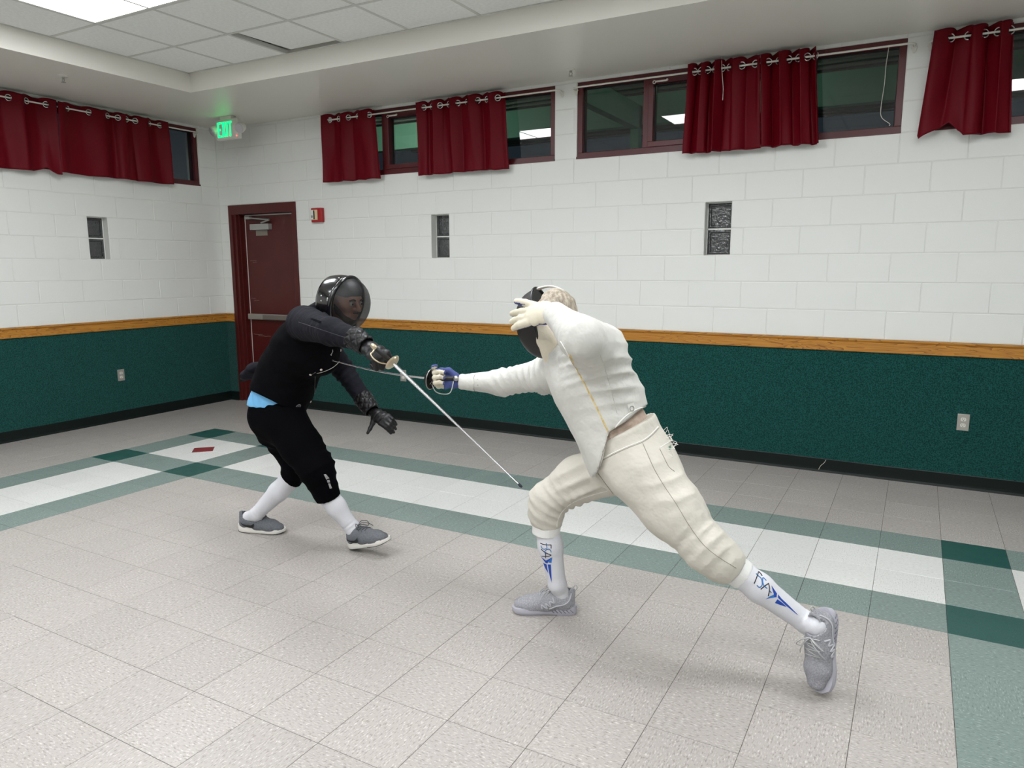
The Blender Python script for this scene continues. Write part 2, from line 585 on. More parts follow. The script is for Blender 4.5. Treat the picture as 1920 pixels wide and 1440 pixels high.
# lights: two-by-four lenses in a row every 2.438 m
lens = mat('light_lens', (255, 255, 255), .4, emit=((249, 252, 255), LAMP))
LIGHTS = [(0, 1), (4, 1), (8, 1), (0, 5), (4, 5), (8, 5), (0, 9), (4, 9), (8, 9)]
LNAME = {(0, 1): 'troffer light with glowing lens in the ceiling over the exit corner'}
occ = set()
for a, b in LIGHTS:
    x0 = 1.844 + a * 2 * T; y0 = 1.853 + b * 2 * T
    if x0 + 4 * T > RX1 + .01: continue
    occ |= {(round(x0 + k * 2 * T, 3), round(y0, 3)) for k in (0, 1)}
    L = empty('ceiling_light', (x0 + 2 * T, -y0 - T, ZC))
    tag(L, LNAME.get((a, b), 'white troffer light out of view in ceiling column %s, row %s from the windows' % (('one', 'two', 'three')[a // 4], ('one', 'two', 'three')[b // 4])), 'light', 'ceiling troffers')
    e = .012
    mb = MB()
    for lo, hi in (((x0 + e, -y0 - 2 * T + e), (x0 + 4 * T - e, -y0 - 2 * T + e + .02)), ((x0 + e, -y0 - e - .02), (x0 + 4 * T - e, -y0 - e)),
                   ((x0 + e, -y0 - 2 * T + e), (x0 + e + .02, -y0 - e)), ((x0 + 4 * T - e - .02, -y0 - 2 * T + e), (x0 + 4 * T - e, -y0 - e))):
        mb.box((*lo, ZC - .002), (*hi, ZC + .06))
    mb.obj('frame', white_en, L)
    MB().box((x0 + e + .018, -y0 - 2 * T + e + .018, ZC + .002), (x0 + 4 * T - e - .018, -y0 - e - .018, ZC + .006)).obj('lens', lens, L)
CT = {}
for a, b in zip(gx, gx[1:]):
    for c, d in zip(gy, gy[1:]):
        if (round(a, 3), round(c, 3)) in occ: continue
        key = (round(b - a, 3), round(d - c, 3))
        if key not in CT:
            hx, hy = key[0] / 2 - .004, key[1] / 2 - .004
            q = .004
            V = [(-hx, -hy, .016), (hx, -hy, .016), (hx, hy, .016), (-hx, hy, .016), (-hx, -hy, .003), (hx, -hy, .003), (hx, hy, .003), (-hx, hy, .003),
                 (-hx + q, -hy + q, 0), (hx - q, -hy + q, 0), (hx - q, hy - q, 0), (-hx + q, hy - q, 0)]
            F = [(8, 11, 10, 9), (0, 1, 2, 3)]
            for L in (0, 4):
                F += [(L + k, L + (k + 1) % 4, L + 4 + (k + 1) % 4, L + 4 + k) for k in range(4)]
            CT[key] = mesh_np('ceiling_tile', V, F, True); CT[key].materials.append(ctile)
        o = bpy.data.objects.new('ceiling_tile', CT[key])
        p = np.array([(a + b) / 2, -(c + d) / 2, ZC + .002])
        if abs(a - 2.4536) < .02 and c < 1.3:           # the tile that has slipped out of its place
            p += (.055, -.03, .012)
            o.rotation_euler = (.012, .01, -.035)
        link(o, ceiling, p)

# ------------------------------------------------------------------ windows
glass = bpy.data.materials.new('window_glass'); glass.use_nodes = True
nt = glass.node_tree; nt.nodes.clear()
go = nt.nodes.new('ShaderNodeOutputMaterial'); gm = nt.nodes.new('ShaderNodeMixShader')
gt = nt.nodes.new('ShaderNodeBsdfTransparent'); gg = nt.nodes.new('ShaderNodeBsdfGlossy'); gf = nt.nodes.new('ShaderNodeFresnel')
gt.inputs[0].default_value = (.80, .86, .84, 1); gg.inputs['Roughness'].default_value = .012; gf.inputs[0].default_value = 1.75
gb_ = nt.nodes.new('ShaderNodeNewGeometry'); gi = nt.nodes.new('ShaderNodeMath'); gi.operation = 'SUBTRACT'; gi.inputs[0].default_value = 1.
gk = nt.nodes.new('ShaderNodeMath'); gk.operation = 'MULTIPLY'
nt.links.new(gb_.outputs['Backfacing'], gi.inputs[1]); nt.links.new(gi.outputs[0], gk.inputs[0]); nt.links.new(gf.outputs[0], gk.inputs[1])
nt.links.new(gk.outputs[0], gm.inputs[0]); nt.links.new(gt.outputs[0], gm.inputs[1]); nt.links.new(gg.outputs[0], gm.inputs[2]); nt.links.new(gm.outputs[0], go.inputs[0])

def frame_rect(mb, fr, a, b, c, d, t, d0, d1, ch=.003):
    for lo, hi in (((a, d0, c), (b, d1, c + t)), ((a, d0, d - t), (b, d1, d)), ((a, d0, c + t), (a + t, d1, d - t)), ((b - t, d0, c + t), (b, d1, d - t))):
        mb.cbox(lo, hi, ch, fr)
def window(n, fr, a, b, detail=True):
    W = empty('window_%d' % n, fr((a + b) / 2, 0, WZ0), 'structure')
    mb = MB()
    z0, z1 = WZ0, WZ1
    frame_rect(mb, fr, a, b, z0, z1, .045, -.11, -.012)
    for q in (.592, b - a - .592):
        mb.cbox((a + q - .022, -.11, z0 + .045), (a + q + .022, -.014, z1 - .045), .003, fr)
    mb.box((a - .002, -.012, z0 - .006), (b + .002, .004, z0 + .012), fr)
    mb.obj('window_frame', maroon, W)
    mids = [a + .045, a + .57, a + .614, b - .614, b - .57, b - .045]
    for k in range(3):
        u0, u1 = mids[2 * k], mids[2 * k + 1]
        if k == 1:                                     # the middle light opens: a sash inside the frame
            sb = MB(); frame_rect(sb, fr, u0, u1, z0 + .045, z1 - .045, .042, -.095, -.004)
            S = sb.obj('sash', maroon, W)
            hb = MB()
            hb.cbox((u0 + .06, -.004, z1 - .08), (u0 + .15, .008, z1 - .068), .002, fr)
            hb.torus(fr(u0 + .05, .008, z1 - .078), fr(0, 1, 0) - fr(0, 0, 0), .011, .0035, 12, 6)
            hb.ball(fr(u0 + .155, .008, z1 - .071), .009, 6)
            hb.obj('latch_handle', white_en, S)
            sp, tt = S, .042
        else:
            sp, tt = W, .0
        gl = .006
        MB().box((u0 + tt - gl, -.066, z0 + .045 + tt - gl), (u1 - tt + gl, -.060, z1 - .045 - tt + gl), fr).obj('pane', glass, sp)
        rb = MB(); frame_rect(rb, fr, u0 + tt - .001, u1 - tt + .001, z0 + .044 + tt, z1 - .044 - tt, .007, -.058, -.05, .001)
        rb.obj('gasket', mat('black_gasket', (14, 14, 15), .5), sp)
    return W
for k, (a, b) in enumerate(WIN_B): window(k + 1, FB, a, b)
for k, (a, b) in enumerate(WIN_L): window(k + 4, FL, a, b)

# glass blocks in their niches
gblk = bpy.data.materials.new('cast_glass'); gblk.use_nodes = True
b_ = gblk.node_tree.nodes['Principled BSDF']
b_.inputs['Base Color'].default_value = (.035, .037, .04, 1); b_.inputs['Roughness'].default_value = .08; b_.inputs['Specular IOR Level'].default_value = .9; b_.inputs['Coat Weight'].default_value = .6
_n = gblk.node_tree.nodes.new('ShaderNodeTexNoise'); _n.inputs['Scale'].default_value = 28; _n.inputs['Distortion'].default_value = 1.5
_b = gblk.node_tree.nodes.new('ShaderNodeBump'); _b.inputs['Strength'].default_value = .7; _b.inputs['Distance'].default_value = .012
_t = gblk.node_tree.nodes.new('ShaderNodeTexCoord')
gblk.node_tree.links.new(_t.outputs['Object'], _n.inputs['Vector']); gblk.node_tree.links.new(_n.outputs['Fac'], _b.inputs['Height']); gblk.node_tree.links.new(_b.outputs[0], b_.inputs['Normal'])
def niche(n, fr, g):
    W = empty('window_%d' % n, fr(g + H / 2, 0, 8 * H), 'structure')
    d = -.085
    mb = MB()
    mb.box((g - .004, d - .1, 8 * H - .004), (g + .006, d + .004, 10 * H + .004), fr); mb.box((g + H - .006, d - .1, 8 * H - .004), (g + H + .004, d + .004, 10 * H + .004), fr)
    mb.box((g, d - .1, 8 * H - .004), (g + H, d + .004, 8 * H + .006), fr); mb.box((g, d - .1, 10 * H - .006), (g + H, d + .004, 10 * H + .004), fr)
    mb.box((g, d - .1, 9 * H - .006), (g + H, d + .004, 9 * H + .006), fr)
    mb.obj('mortar_joint', paint_j, W)
    for k in (8, 9):
        z = k * H
        bb = MB()
        e, f = .006, .024
        V = []
        for ins, dd in ((e, d - .09), (e, d - .004), (e + .008, d), (f, d - .002), (f + .006, d - .012)):
            V += [fr(g + ins, dd, z + ins), fr(g + H - ins, dd, z + ins), fr(g + H - ins, dd, z + H - ins), fr(g + ins, dd, z + H - ins)]
        F = [(0, 3, 2, 1), (16, 17, 18, 19)]
        for L in (0, 4, 8, 12):
            F += [(L + q, L + (q + 1) % 4, L + 4 + (q + 1) % 4, L + 4 + q) for q in range(4)]
        bb.add(V, F)
        bb.obj('glass_block', gblk, W, smooth=40)
for k, g in enumerate(GB_B): niche(7 + k, FB, g)
niche(9, FL, GB_L[0])

# ------------------------------------------------------------------ porch outside the back windows
pale = mat('pale_green_steel', (150, 196, 172), .5)
deckm = mat('metal_roof_deck', (150, 146, 138), .5)
pr = empty('porch_roof', (5, 1.8, 0))
tag(pr, 'covered porch with ribbed metal roof deck and pale green beams outside the windows', 'porch')
V = []; F = []
ys = []
yy = .3
while yy < 4.2:
    for q, z in ((0, 0), (.06, 0), (.075, .035), (.135, .035), (.15, 0)):
        ys.append((yy + q, 3.62 + z - .06 * yy))
    yy += .15
for x in (-.3, 10.2):
    V += [(x, a, z) for a, z in ys]
n = len(ys)
F = [(k, k + 1, n + k + 1, n + k) for k in range(n - 1)]
V += [(x, y, z + .02) for x, y, z in V]
F += [(2 * n + k + 1, 2 * n + k, 3 * n + k, 3 * n + k + 1) for k in range(n - 1)]
obj('roof_deck', V, F, deckm, pr, fix=False)
MB().cbox((-.3, 2.3, 3.10), (10.2, 2.42, 3.42), .004).obj('fascia_beam', pale, pr)
for x in (4.1, 6.9):
    MB().cbox((x, .25, 3.05), (x + .1, 2.3, 3.3), .004).obj('cross_beam', pale, pr)
    MB().cbox((x, 2.2, 0), (x + .1, 2.3, 3.3), .004).obj('post', pale, pr)
gr = MB().box((-3, .2, -.3), (13, 12, -.2)).obj('ground_outside', mat('asphalt_night', (60, 60, 60), .9), kind='structure')
PORCH_FILL = [(1.25, 1.25, 'under the porch roof outside the window beside the door', 90), (5.6, 1.25, 'under the porch roof outside the middle window', 14)]  # lamps added to brighten the porch behind the panes; no such fixtures known
for lx_, ly_, lw_, le_ in PORCH_FILL:
  pl = empty('porch_fill_lamp', (lx_, ly_, 3.3))
  tag(pl, 'added fill lamp ' + lw_, 'lamp', 'added porch fill lamps')
  mb = MB(); mb.lathe([(.07, .12), (.07, .08), (.055, .06)], (lx_, ly_, 3.35), (0, 0, 1), 16); mb.obj('fill_lamp_base', steel, pl)
  mb = MB(); mb.lathe([(.05, .06), (.06, .03), (.05, 0), (.02, -.015)], (lx_, ly_, 3.35), (0, 0, 1), 16)
  mb.obj('fill_lamp_globe', mat('porch_fill_glow_%d' % le_, (230, 245, 235), .4, emit=((225, 255, 238), le_)), pl, smooth=True)

# ------------------------------------------------------------------ door
D = empty('door_1', FB((DOOR[0] + DOOR[1]) / 2, 0, 0), 'structure')
a, b, zt = DOOR
mb = MB()
fw = .092
mb.cbox((a, -.19, 0), (a + fw * .55, .012, zt), .003, FB)
mb.cbox((a, -.19, 0), (a + fw, -.01, zt - .05), .003, FB)
mb.cbox((b - .055, -.19, 0), (b, .012, zt), .003, FB)
mb.cbox((a + .01, -.19, zt - .102), (b - .01, .0118, zt), .003, FB)
mb.cbox((a + fw, -.125, 0), (a + fw + .016, -.05, zt - .1), .002, FB)
mb.cbox((b - .07, -.19, 0), (b - .05, -.05, zt - .1), .002, FB)
mb.obj('door_frame', doorpaint, D)
lx0, lx1 = .318, b - .058
leaf = MB().cbox((lx0, -.125, .012), (lx1, -.08, zt - .115), .002, FB).obj('door_leaf', doorpaint, D)
MB().box((a + fw + .014, -.135, .0), (lx0 - .004, -.095, zt - .1), FB).obj('door_stop', doorpaint, D)
MB().box((lx0 - .010, -.1, .01), (lx0 + .001, -.079, zt - .112), FB).obj('weather_strip', mat('pale_strip', (205, 196, 190), .5), D)
MB().box((lx0, -.1, zt - .118), (lx1, -.079, zt - .106), FB).obj('weather_strip', mat('pale_strip', (205, 196, 190), .5), D)
mb = MB(); mb.box((a + .02, -.2, -.01), (b - .02, .0, .006), FB); mb.obj('threshold', steel, D)
MB().box((lx0 - .04, -.21, 0), (lx1 + .03, -.19, zt), FB).obj('back_panel', dark, D)
# closer
cl = MB().cbox((.44, -.08, 1.955), (.735, -.025, 2.02), .006, FB).obj('closer_body', mat('closer_silver', (170, 170, 166), .45, .4), D)
mb = MB()
mb.box((.48, -.082, 1.895), (.66, -.076, 1.96), FB); mb.obj('closer_plate', mat('tarnished_plate', (140, 134, 124), .5, .4), D)
mb = MB()
mb.tube([FB(.62, -.03, 2.03), FB(.75, -.02, 2.055), FB(.76, -.02, 2.06)], .009, 8)
mb.tube([FB(.75, -.02, 2.062), FB(.42, -.03, 2.09)], .011, 8)
mb.cbox((.37, -.06, 2.075), (.45, -.02, 2.105), .004, FB)
mb.obj('closer_arm', steel, D)
# push bar
mb = MB()
mb.cbox((lx0 + .004, -.08, .955), (lx0 + .62, -.03, 1.02), .006, FB)
mb.obj('push_bar', mat('bar_aluminium', (168, 164, 158), .38, .5), D)
mb = MB(); mb.cbox((lx0 + .26, -.033, .962), (lx1 - .04, -.012, 1.013), .005, FB); mb.obj('push_paddle', mat('paddle_grey', (128, 120, 114), .4, .4), D)
mb = MB()
rs = random.Random(3)
for (u, z, l) in ((.36, 1.62, .10), (.40, 1.60, .06), (.35, .78, .14), (.42, .765, .2), (.38, 1.17, .09), (.34, 1.19, .07)):
    pts = [(u + l * t, z + rs.uniform(-.006, .006)) for t in np.linspace(0, 1, 6)]
    mb.add([FB(x, -.0795, y + q) for x, y in pts for q in (-.0016, .0016)], [(2 * i, 2 * i + 2, 2 * i + 3, 2 * i + 1) for i in range(5)])
mb.obj('scratch_marks', mat('scratch_bare', (150, 128, 118), .6), D)

# ------------------------------------------------------------------ exit sign
ES = empty('exit_sign', (.69, -.42, ZS))
tag(ES, 'illuminated green exit sign with two emergency lamp heads hung from the soffit', 'exit sign')
ex0, ex1, ez0, ez1, ey = .535, .855, 2.848, 3.046, -.42
MB().cbox((ex0, ey, ez0), (ex1, ey + .05, ez1), .006).obj('housing', white_pl, ES)
MB().cbox((ex0 + .08, ey - .01, ez1 - .002), (ex1 - .08, ey + .06, ZS), .004).obj('canopy', white_pl, ES)
def FE(x, z, d): return np.array([ex0 + .025 + x, ey - d, ez0 + .025 + z])
LH, ST = .148, .017
def letters():
    out = {}
    w_ = .054; g = .011
    x = 0
    E = [(0, 0), (w_, 0), (w_, ST), (ST, ST), (ST, LH / 2 - ST / 2), (w_ * .85, LH / 2 - ST / 2), (w_ * .85, LH / 2 + ST / 2), (ST, LH / 2 + ST / 2), (ST, LH - ST), (w_, LH - ST), (w_, LH), (0, LH)]
    out['letter_e'] = [[(x + p, q) for p, q in E]]
    x += w_ + g
    out['letter_x'] = [[(x, 0), (x + ST * 1.2, 0), (x + w_, LH), (x + w_ - ST * 1.2, LH)], [(x + w_ - ST * 1.2, 0), (x + w_, 0), (x + ST * 1.2, LH), (x, LH)]]
    x += w_ + g
    out['letter_i'] = [[(x, 0), (x + ST, 0), (x + ST, LH), (x, LH)]]
    x += ST + g
    out['letter_t'] = [[(x + w_ / 2 - ST / 2, 0), (x + w_ / 2 + ST / 2, 0), (x + w_ / 2 + ST / 2, LH - ST), (x + w_, LH - ST), (x + w_, LH), (x, LH), (x, LH - ST), (x + w_ / 2 - ST / 2, LH - ST)]]
    return out
exitg = mat('exit_green_glow', (10, 200, 110), .4, emit=((4, 255, 122), .95))
for nm, polys in letters().items():
    mb = MB()
    for p in polys: mb.prism(p, FE, -.001, .003)
    mb.obj(nm, exitg, ES)
lampg = mat('prismatic_lamp_lens', (196, 196, 200), .25, bump=(300, 1, .004))
for (x, ax) in ((ex0 - .035, (-.25, -.8, -.45)), (ex1 + .035, (.25, -.85, -.4))):
    hd = empty('lamp_head', (x, ey, 2.94), parent=ES)
    mb = MB(); mb.lathe([(.02, -.06), (.045, -.045), (.052, -.01), (.052, .02)], (x, ey + .0, 2.945), ax, 18); mb.obj('lamp_shell', white_pl, hd, smooth=40)
    mb = MB(); mb.lathe([(.049, .018), (.045, .028), (.02, .034)], (x, ey + .0, 2.945), ax, 18); mb.obj('lamp_lens', lampg, hd, smooth=40)
mb = MB(); mb.ball((ex1 - .018, ey - .002, 2.872), .0045, 6); mb.obj('status_led', mat('red_led', (255, 60, 50), .3, emit=((255, 60, 60), 4)), ES)

# fire alarm pull station ------------------------------------------------
FA = empty('fire_alarm_pull', FB(1.515, 0, 2.01))
tag(FA, 'red fire alarm pull station with white handle plate on the block wall', 'fire alarm')
redp = mat('alarm_red', (160, 26, 32), .35)
MB().cbox((1.442, 0, 2.005), (1.588, .045, 2.15), .006, FB).obj('alarm_body', redp, FA)
MB().cbox((1.452, .045, 2.028), (1.535, .053, 2.132), .002, FB).obj('alarm_plate', mat('alarm_cream', (222, 200, 160), .5), FA)
hb = MB(); hb.cbox((1.454, .052, 2.036), (1.494, .064, 2.124), .004, FB); HB = hb.obj('alarm_handle', white_en, FA)
hb = MB(); hb.cbox((1.494, .052, 2.036), (1.500, .066, 2.124), .001, FB); hb.torus(FB(1.474, .065, 2.062), (0, -1, 0), .009, .003, 12, 6); hb.obj('handle_edge', dark, HB)

# outlets ---------------------------------------------------------------
platem = mat('outlet_plate_steel', (178, 174, 166), .36, .55)
def outlet(name_lab, fr, u, z):
    O = empty('wall_outlet', fr(u, .007, z - .06))
    tag(O, name_lab, 'outlet', 'duplex outlets on the green carpet')
    MB().cbox((u - .036, .005, z - .058), (u + .036, .012, z + .058), .002, fr).obj('plate', platem, O)
    for s in (-1, 1):
        c = z + s * .0205
        mb = MB()
        poly = [(u + .0165 * math.cos(t), c + .0145 * max(-.86, min(.86, math.sin(t) * 1.15))) for t in np.linspace(0, 2 * math.pi, 20, endpoint=False)]
        mb.prism(poly, lambda x, y, d: fr(x, d, y), .011, .0145)
        R = mb.obj('receptacle', white_pl, O)
        mb = MB()
        mb.box((u - .0075, .0144, c - .001), (u - .0055, .0150, c + .008), fr); mb.box((u + .0055, .0144, c - .001), (u + .0075, .0150, c + .008), fr)
        mb.lathe([(.0028, 0), (.0028, .0008)], fr(u, .0144, c - .007), fr(0, 1, 0) - fr(0, 0, 0), 10)
        mb.obj('slot', dark, R)
    mb = MB(); mb.lathe([(.003, 0), (.003, .001), (.0015, .002)], fr(u, .012, z), fr(0, 1, 0) - fr(0, 0, 0), 10); mb.obj('screw', steel, O)
outlet('steel outlet plate on the carpeted back wall at far right', FB, 7.376, .471)
outlet('outlet plate on the carpeted wall behind the crossed blades', FB, 2.56, .461)
outlet('outlet plate on the left wall below the glass blocks', FL, 1.35, .466)

# sprinklers -------------------------------------------------------------
def sprinkler(lab, x, y):
    S = empty('fire_sprinkler', (x, y, ZS))
    tag(S, lab, 'sprinkler', 'ceiling sprinklers')
    mb = MB(); mb.lathe([(.036, 0), (.034, -.006), (.012, -.012)], (x, y, ZS), (0, 0, 1), 20); mb.obj('escutcheon', white_en, S, smooth=40)
    mb = MB(); mb.lathe([(.010, -.008), (.010, -.022), (.006, -.026)], (x, y, ZS), (0, 0, 1), 12)
    mb.tube([(x - .009, y, ZS - .024), (x - .014, y, ZS - .036), (x - .003, y, ZS - .05)], .003, 6); mb.tube([(x + .009, y, ZS - .024), (x + .014, y, ZS - .036), (x + .003, y, ZS - .05)], .003, 6)
    mb.obj('sprinkler_body', steel, S)
    mb = MB(); mb.lathe([(.017, -.05), (.017, -.053)], (x, y, ZS), (0, 0, 1), 16); mb.obj('deflector', steel, S)
sprinkler('small sprinkler head on the soffit above the left curtains', .873, -2.162)
sprinkler('small sprinkler head on the soffit between the two full windows', 4.515, -.303)

# ------------------------------------------------------------------ curtain rods and curtains
def rod(lab, fr, u0, u1, z=2.989, d=.08):
    R = empty('curtain_rod', fr((u0 + u1) / 2, d, z))
    tag(R, lab, 'curtain rod', 'white curtain rods over the windows')
    mb = MB()
    mb.tube([fr(u0, .012, z - .004), fr(u0 - .004, d * .6, z), fr(u0 + .012, d * .95, z), fr(u0 + .04, d, z)] + [fr(u0 + (u1 - u0) * t, d, z) for t in np.linspace(.05, .95, 12)] + [fr(u1 - .04, d, z), fr(u1 - .012, d * .95, z), fr(u1 + .004, d * .6, z), fr(u1, .012, z - .004)], .007, 8)
    mb.obj('rod', white_en, R, smooth=50)
    for u in (u0, u1):
        mb = MB()
        poly = [(u + .02 * math.cos(t) * (1 if math.sin(t) > 0 else .7), z - .012 + (.022 if math.sin(t) > 0 else .034) * math.sin(t)) for t in np.linspace(0, 2 * math.pi, 18, endpoint=False)]
        mb.prism(poly, lambda x, y, dd: fr(x, dd, y), 0, .006)
        mb.lathe([(.005, 0), (.005, .003)], fr(u, .006, z - .03), fr(0, 1, 0) - fr(0, 0, 0), 8)
        mb.obj('bracket', white_en, R)
    return R
rod('white curtain rod over the window beside the door', FB, 1.72, 4.30)
rod('white curtain rod over the wide window in the middle', FB, 4.43, 6.895)
rod('white curtain rod over the window at the right edge', FB, 6.99, 9.5)
rod('white curtain rod on the left wall', FL, .27, 2.7)

ring = mat('grommet_nickel', (200, 198, 196), .25, .9)
def curtain(lab, fr, top, bot, zt, zb, knots, seed, amp=.034, d0=.08, hem=None, lift=None):
    """top/bot = (u0, u1); knots = fractions of the width where the cloth crosses the rod (one grommet each);
    between knots it bows in front of the rod or behind it by turns"""
    rs = np.random.RandomState(seed)
    NS, NZ = 150, 44
    s = np.linspace(0, 1, NS)
    kn = np.array([-.5 * (knots[0])] + list(knots) + [1 + .5 * (1 - knots[-1])])
    ph = np.interp(s, kn, np.arange(len(kn)) * math.pi)
    C = empty('curtain', fr((top[0] + top[1]) / 2, d0, zb))
    tag(C, lab, 'curtain', 'burgundy grommet curtains')
    V = np.zeros((NZ, NS, 3))
    UVD = np.zeros((NZ, NS, 3))
    fold = rs.uniform(.55, 1.35, len(kn) + 1)
    famp = np.interp(s, kn, fold[:len(kn)])
    hd = rs.uniform(-.006, .006, 9)
    for a in range(NZ):
        t = a / (NZ - 1)
        ub0 = top[0] + (bot[0] - top[0]) * t ** 1.1; ub1 = top[1] + (bot[1] - top[1]) * t ** 1.1
        # cloth slides sideways a little between its folds
        u = ub0 + (ub1 - ub0) * s + .010 * np.sin(2 * ph + 1) * (1 - .3 * t)
        A = amp * famp * (1 - .35 * t) 
        d = d0 + A * np.sin(ph + .5 * t * np.sin(3 * s * math.pi + seed)) + .010 * t * np.sin(1.7 * ph + seed) + .006 * np.sin(9 * s + 5 * t + seed)
        z = zt + (zb - zt) * t
        zz = z + np.interp(s, np.linspace(0, 1, 9), hd) * t
        if hem is not None:
            zz = zz + t ** 2 * np.interp(s, [h[0] for h in hem], [h[1] for h in hem])
        if lift is not None:
            d = d + lift(s, t)
        zz = zz + (.006 * np.cos(2 * ph)) * (1 - t) ** 6
        UVD[a] = np.stack([u, np.maximum(d, .022), np.full(NS, 0) + zz], 1)
    for a in range(NZ):
        for k in range(NS):
            V[a, k] = fr(*UVD[a, k])
    grs = []
    zr = 2.989
    for kf in knots:
        k = int(round(kf * (NS - 1)))
        kk = min(max(k, 1), NS - 2)
        a = int(np.argmin(abs(UVD[:, kk, 2] - zr)))
        c = fr(UVD[a, kk, 0], d0, zr)
        tang = nrm(V[a, kk + 1] - V[a, kk - 1])
        nn = nrm(np.cross(tang, (0, 0, 1)))
        fw_ = fr(0, 1, 0) - fr(0, 0, 0)
        if nn @ fw_ < 0: nn = -nn
        grs.append((c, nrm(nn + .75 * fw_)))
    F = []
    for a in range(NZ - 1):
        for k in range(NS - 1):
            c = (V[a, k] + V[a + 1, k + 1]) / 2
            if any(np.linalg.norm(c - g) < .021 for g, _ in grs): continue
            i = a * NS + k
            F.append((i, i + 1, i + 1 + NS, i + NS))
    o = obj('cloth', V.reshape(-1, 3), F, burg, C, smooth=True, fix=False)
    sm = o.modifiers.new('thickness', 'SOLIDIFY'); sm.thickness = .0022
    for g, nn in grs:
        mb = MB(); mb.torus(g, nn, .0245, .005, 22, 6); mb.obj('grommet', ring, C, smooth=True)
    return C
curtain('burgundy grommet curtain beside the door frame, nearest the exit sign on the long wall', FB, (1.70, 2.345), (1.68, 2.405), 3.04, 2.39, [.12, .30, .50, .68, .9], 1)
curtain('burgundy grommet curtain in the middle of the window beside the door', FB, (2.865, 3.785), (2.865, 3.825), 3.04, 2.388, [.07, .16, .26, .36, .47, .58, .7, .8, .92], 2, .036)
curtain('tightly gathered burgundy curtain on the left half of the middle window pair', FB, (5.40, 5.925), (5.37, 5.955), 3.045, 2.395, [.06, .15, .25, .35, .45, .56, .72, .9], 3, .040)
curtain('burgundy curtain on the right half of the middle window pair', FB, (5.925, 6.30), (5.955, 6.35), 3.045, 2.397, [.1, .28, .46, .64, .8, .93], 4, .040)
curtain('burgundy curtain with a flared lower corner at the right edge of the picture', FB, (7.005, 7.445), (6.955, 7.485), 3.045, 2.375, [.2, .42, .62, .78, .92], 5, .038,
        hem=[(0, .02), (.02, .0), (.22, .06), (.34, .085), (.42, .03), (.5, 0), (1, 0)], lift=lambda s, t: .05 * np.exp(-((s - .25) / .12) ** 2) * t ** 2)
curtain('burgundy curtain on the left wall next to the bare window corner', FL, (.665, 1.79), (.64, 1.81), 3.035, 2.405, [.06, .17, .30, .38, .46, .56, .72, .9], 6, .036)
curtain('burgundy curtain cut off by the left edge of the picture', FL, (1.80, 2.55), (1.80, 2.56), 3.04, 2.385, [.08, .3, .5, .72, .92], 8, .034,
        hem=[(0, 0), (.05, 0), (.16, .05), (.3, .01), (1, 0)], lift=lambda s, t: .03 * np.exp(-((s - .2) / .15) ** 2) * t ** 2)

cordm = mat('white_cord', (214, 210, 200), .6)
def cord(lab, pts, r=.0022):
    pts = [np.array(p) for p in pts]
    sm = []
    for i in range(len(pts) - 1):
        p0, p1, p2, p3 = pts[max(i - 1, 0)], pts[i], pts[i + 1], pts[min(i + 2, len(pts) - 1)]
        for t in np.linspace(0, 1, 6, endpoint=False):
            sm.append(.5 * ((2 * p1) + (-p0 + p2) * t + (2 * p0 - 5 * p1 + 4 * p2 - p3) * t * t + (-p0 + 3 * p1 - 3 * p2 + p3) * t ** 3))
    sm.append(pts[-1])
    mb = MB(); mb.tube(sm, r, 6)
    o = mb.obj('pull_cord', cordm, smooth=True)
    tag(o, lab, 'cord')
cord('loose white pull cord hanging in front of the right window pane', [P(1667, 86, -.03), P(1661, 125, -.03), P(1658, 160, -.03), P(1652, 200, -.02), P(1653, 220, -.02), P(1668, 232, -.01), P(1667, 236, -.005)])
cord('short white cord hanging against the gathered middle curtain', [P(1353, 107, -.08), P(1354, 140, -.14), P(1356, 165, -.145), P(1355, 188, -.145)])
cord('thin pale string lying over the dark baseboard at right', [P(1549, 862, -.014), P(1545, 868, -.016), P(1539, 873, -.02), P(1535, 880, -.03)], .0016)

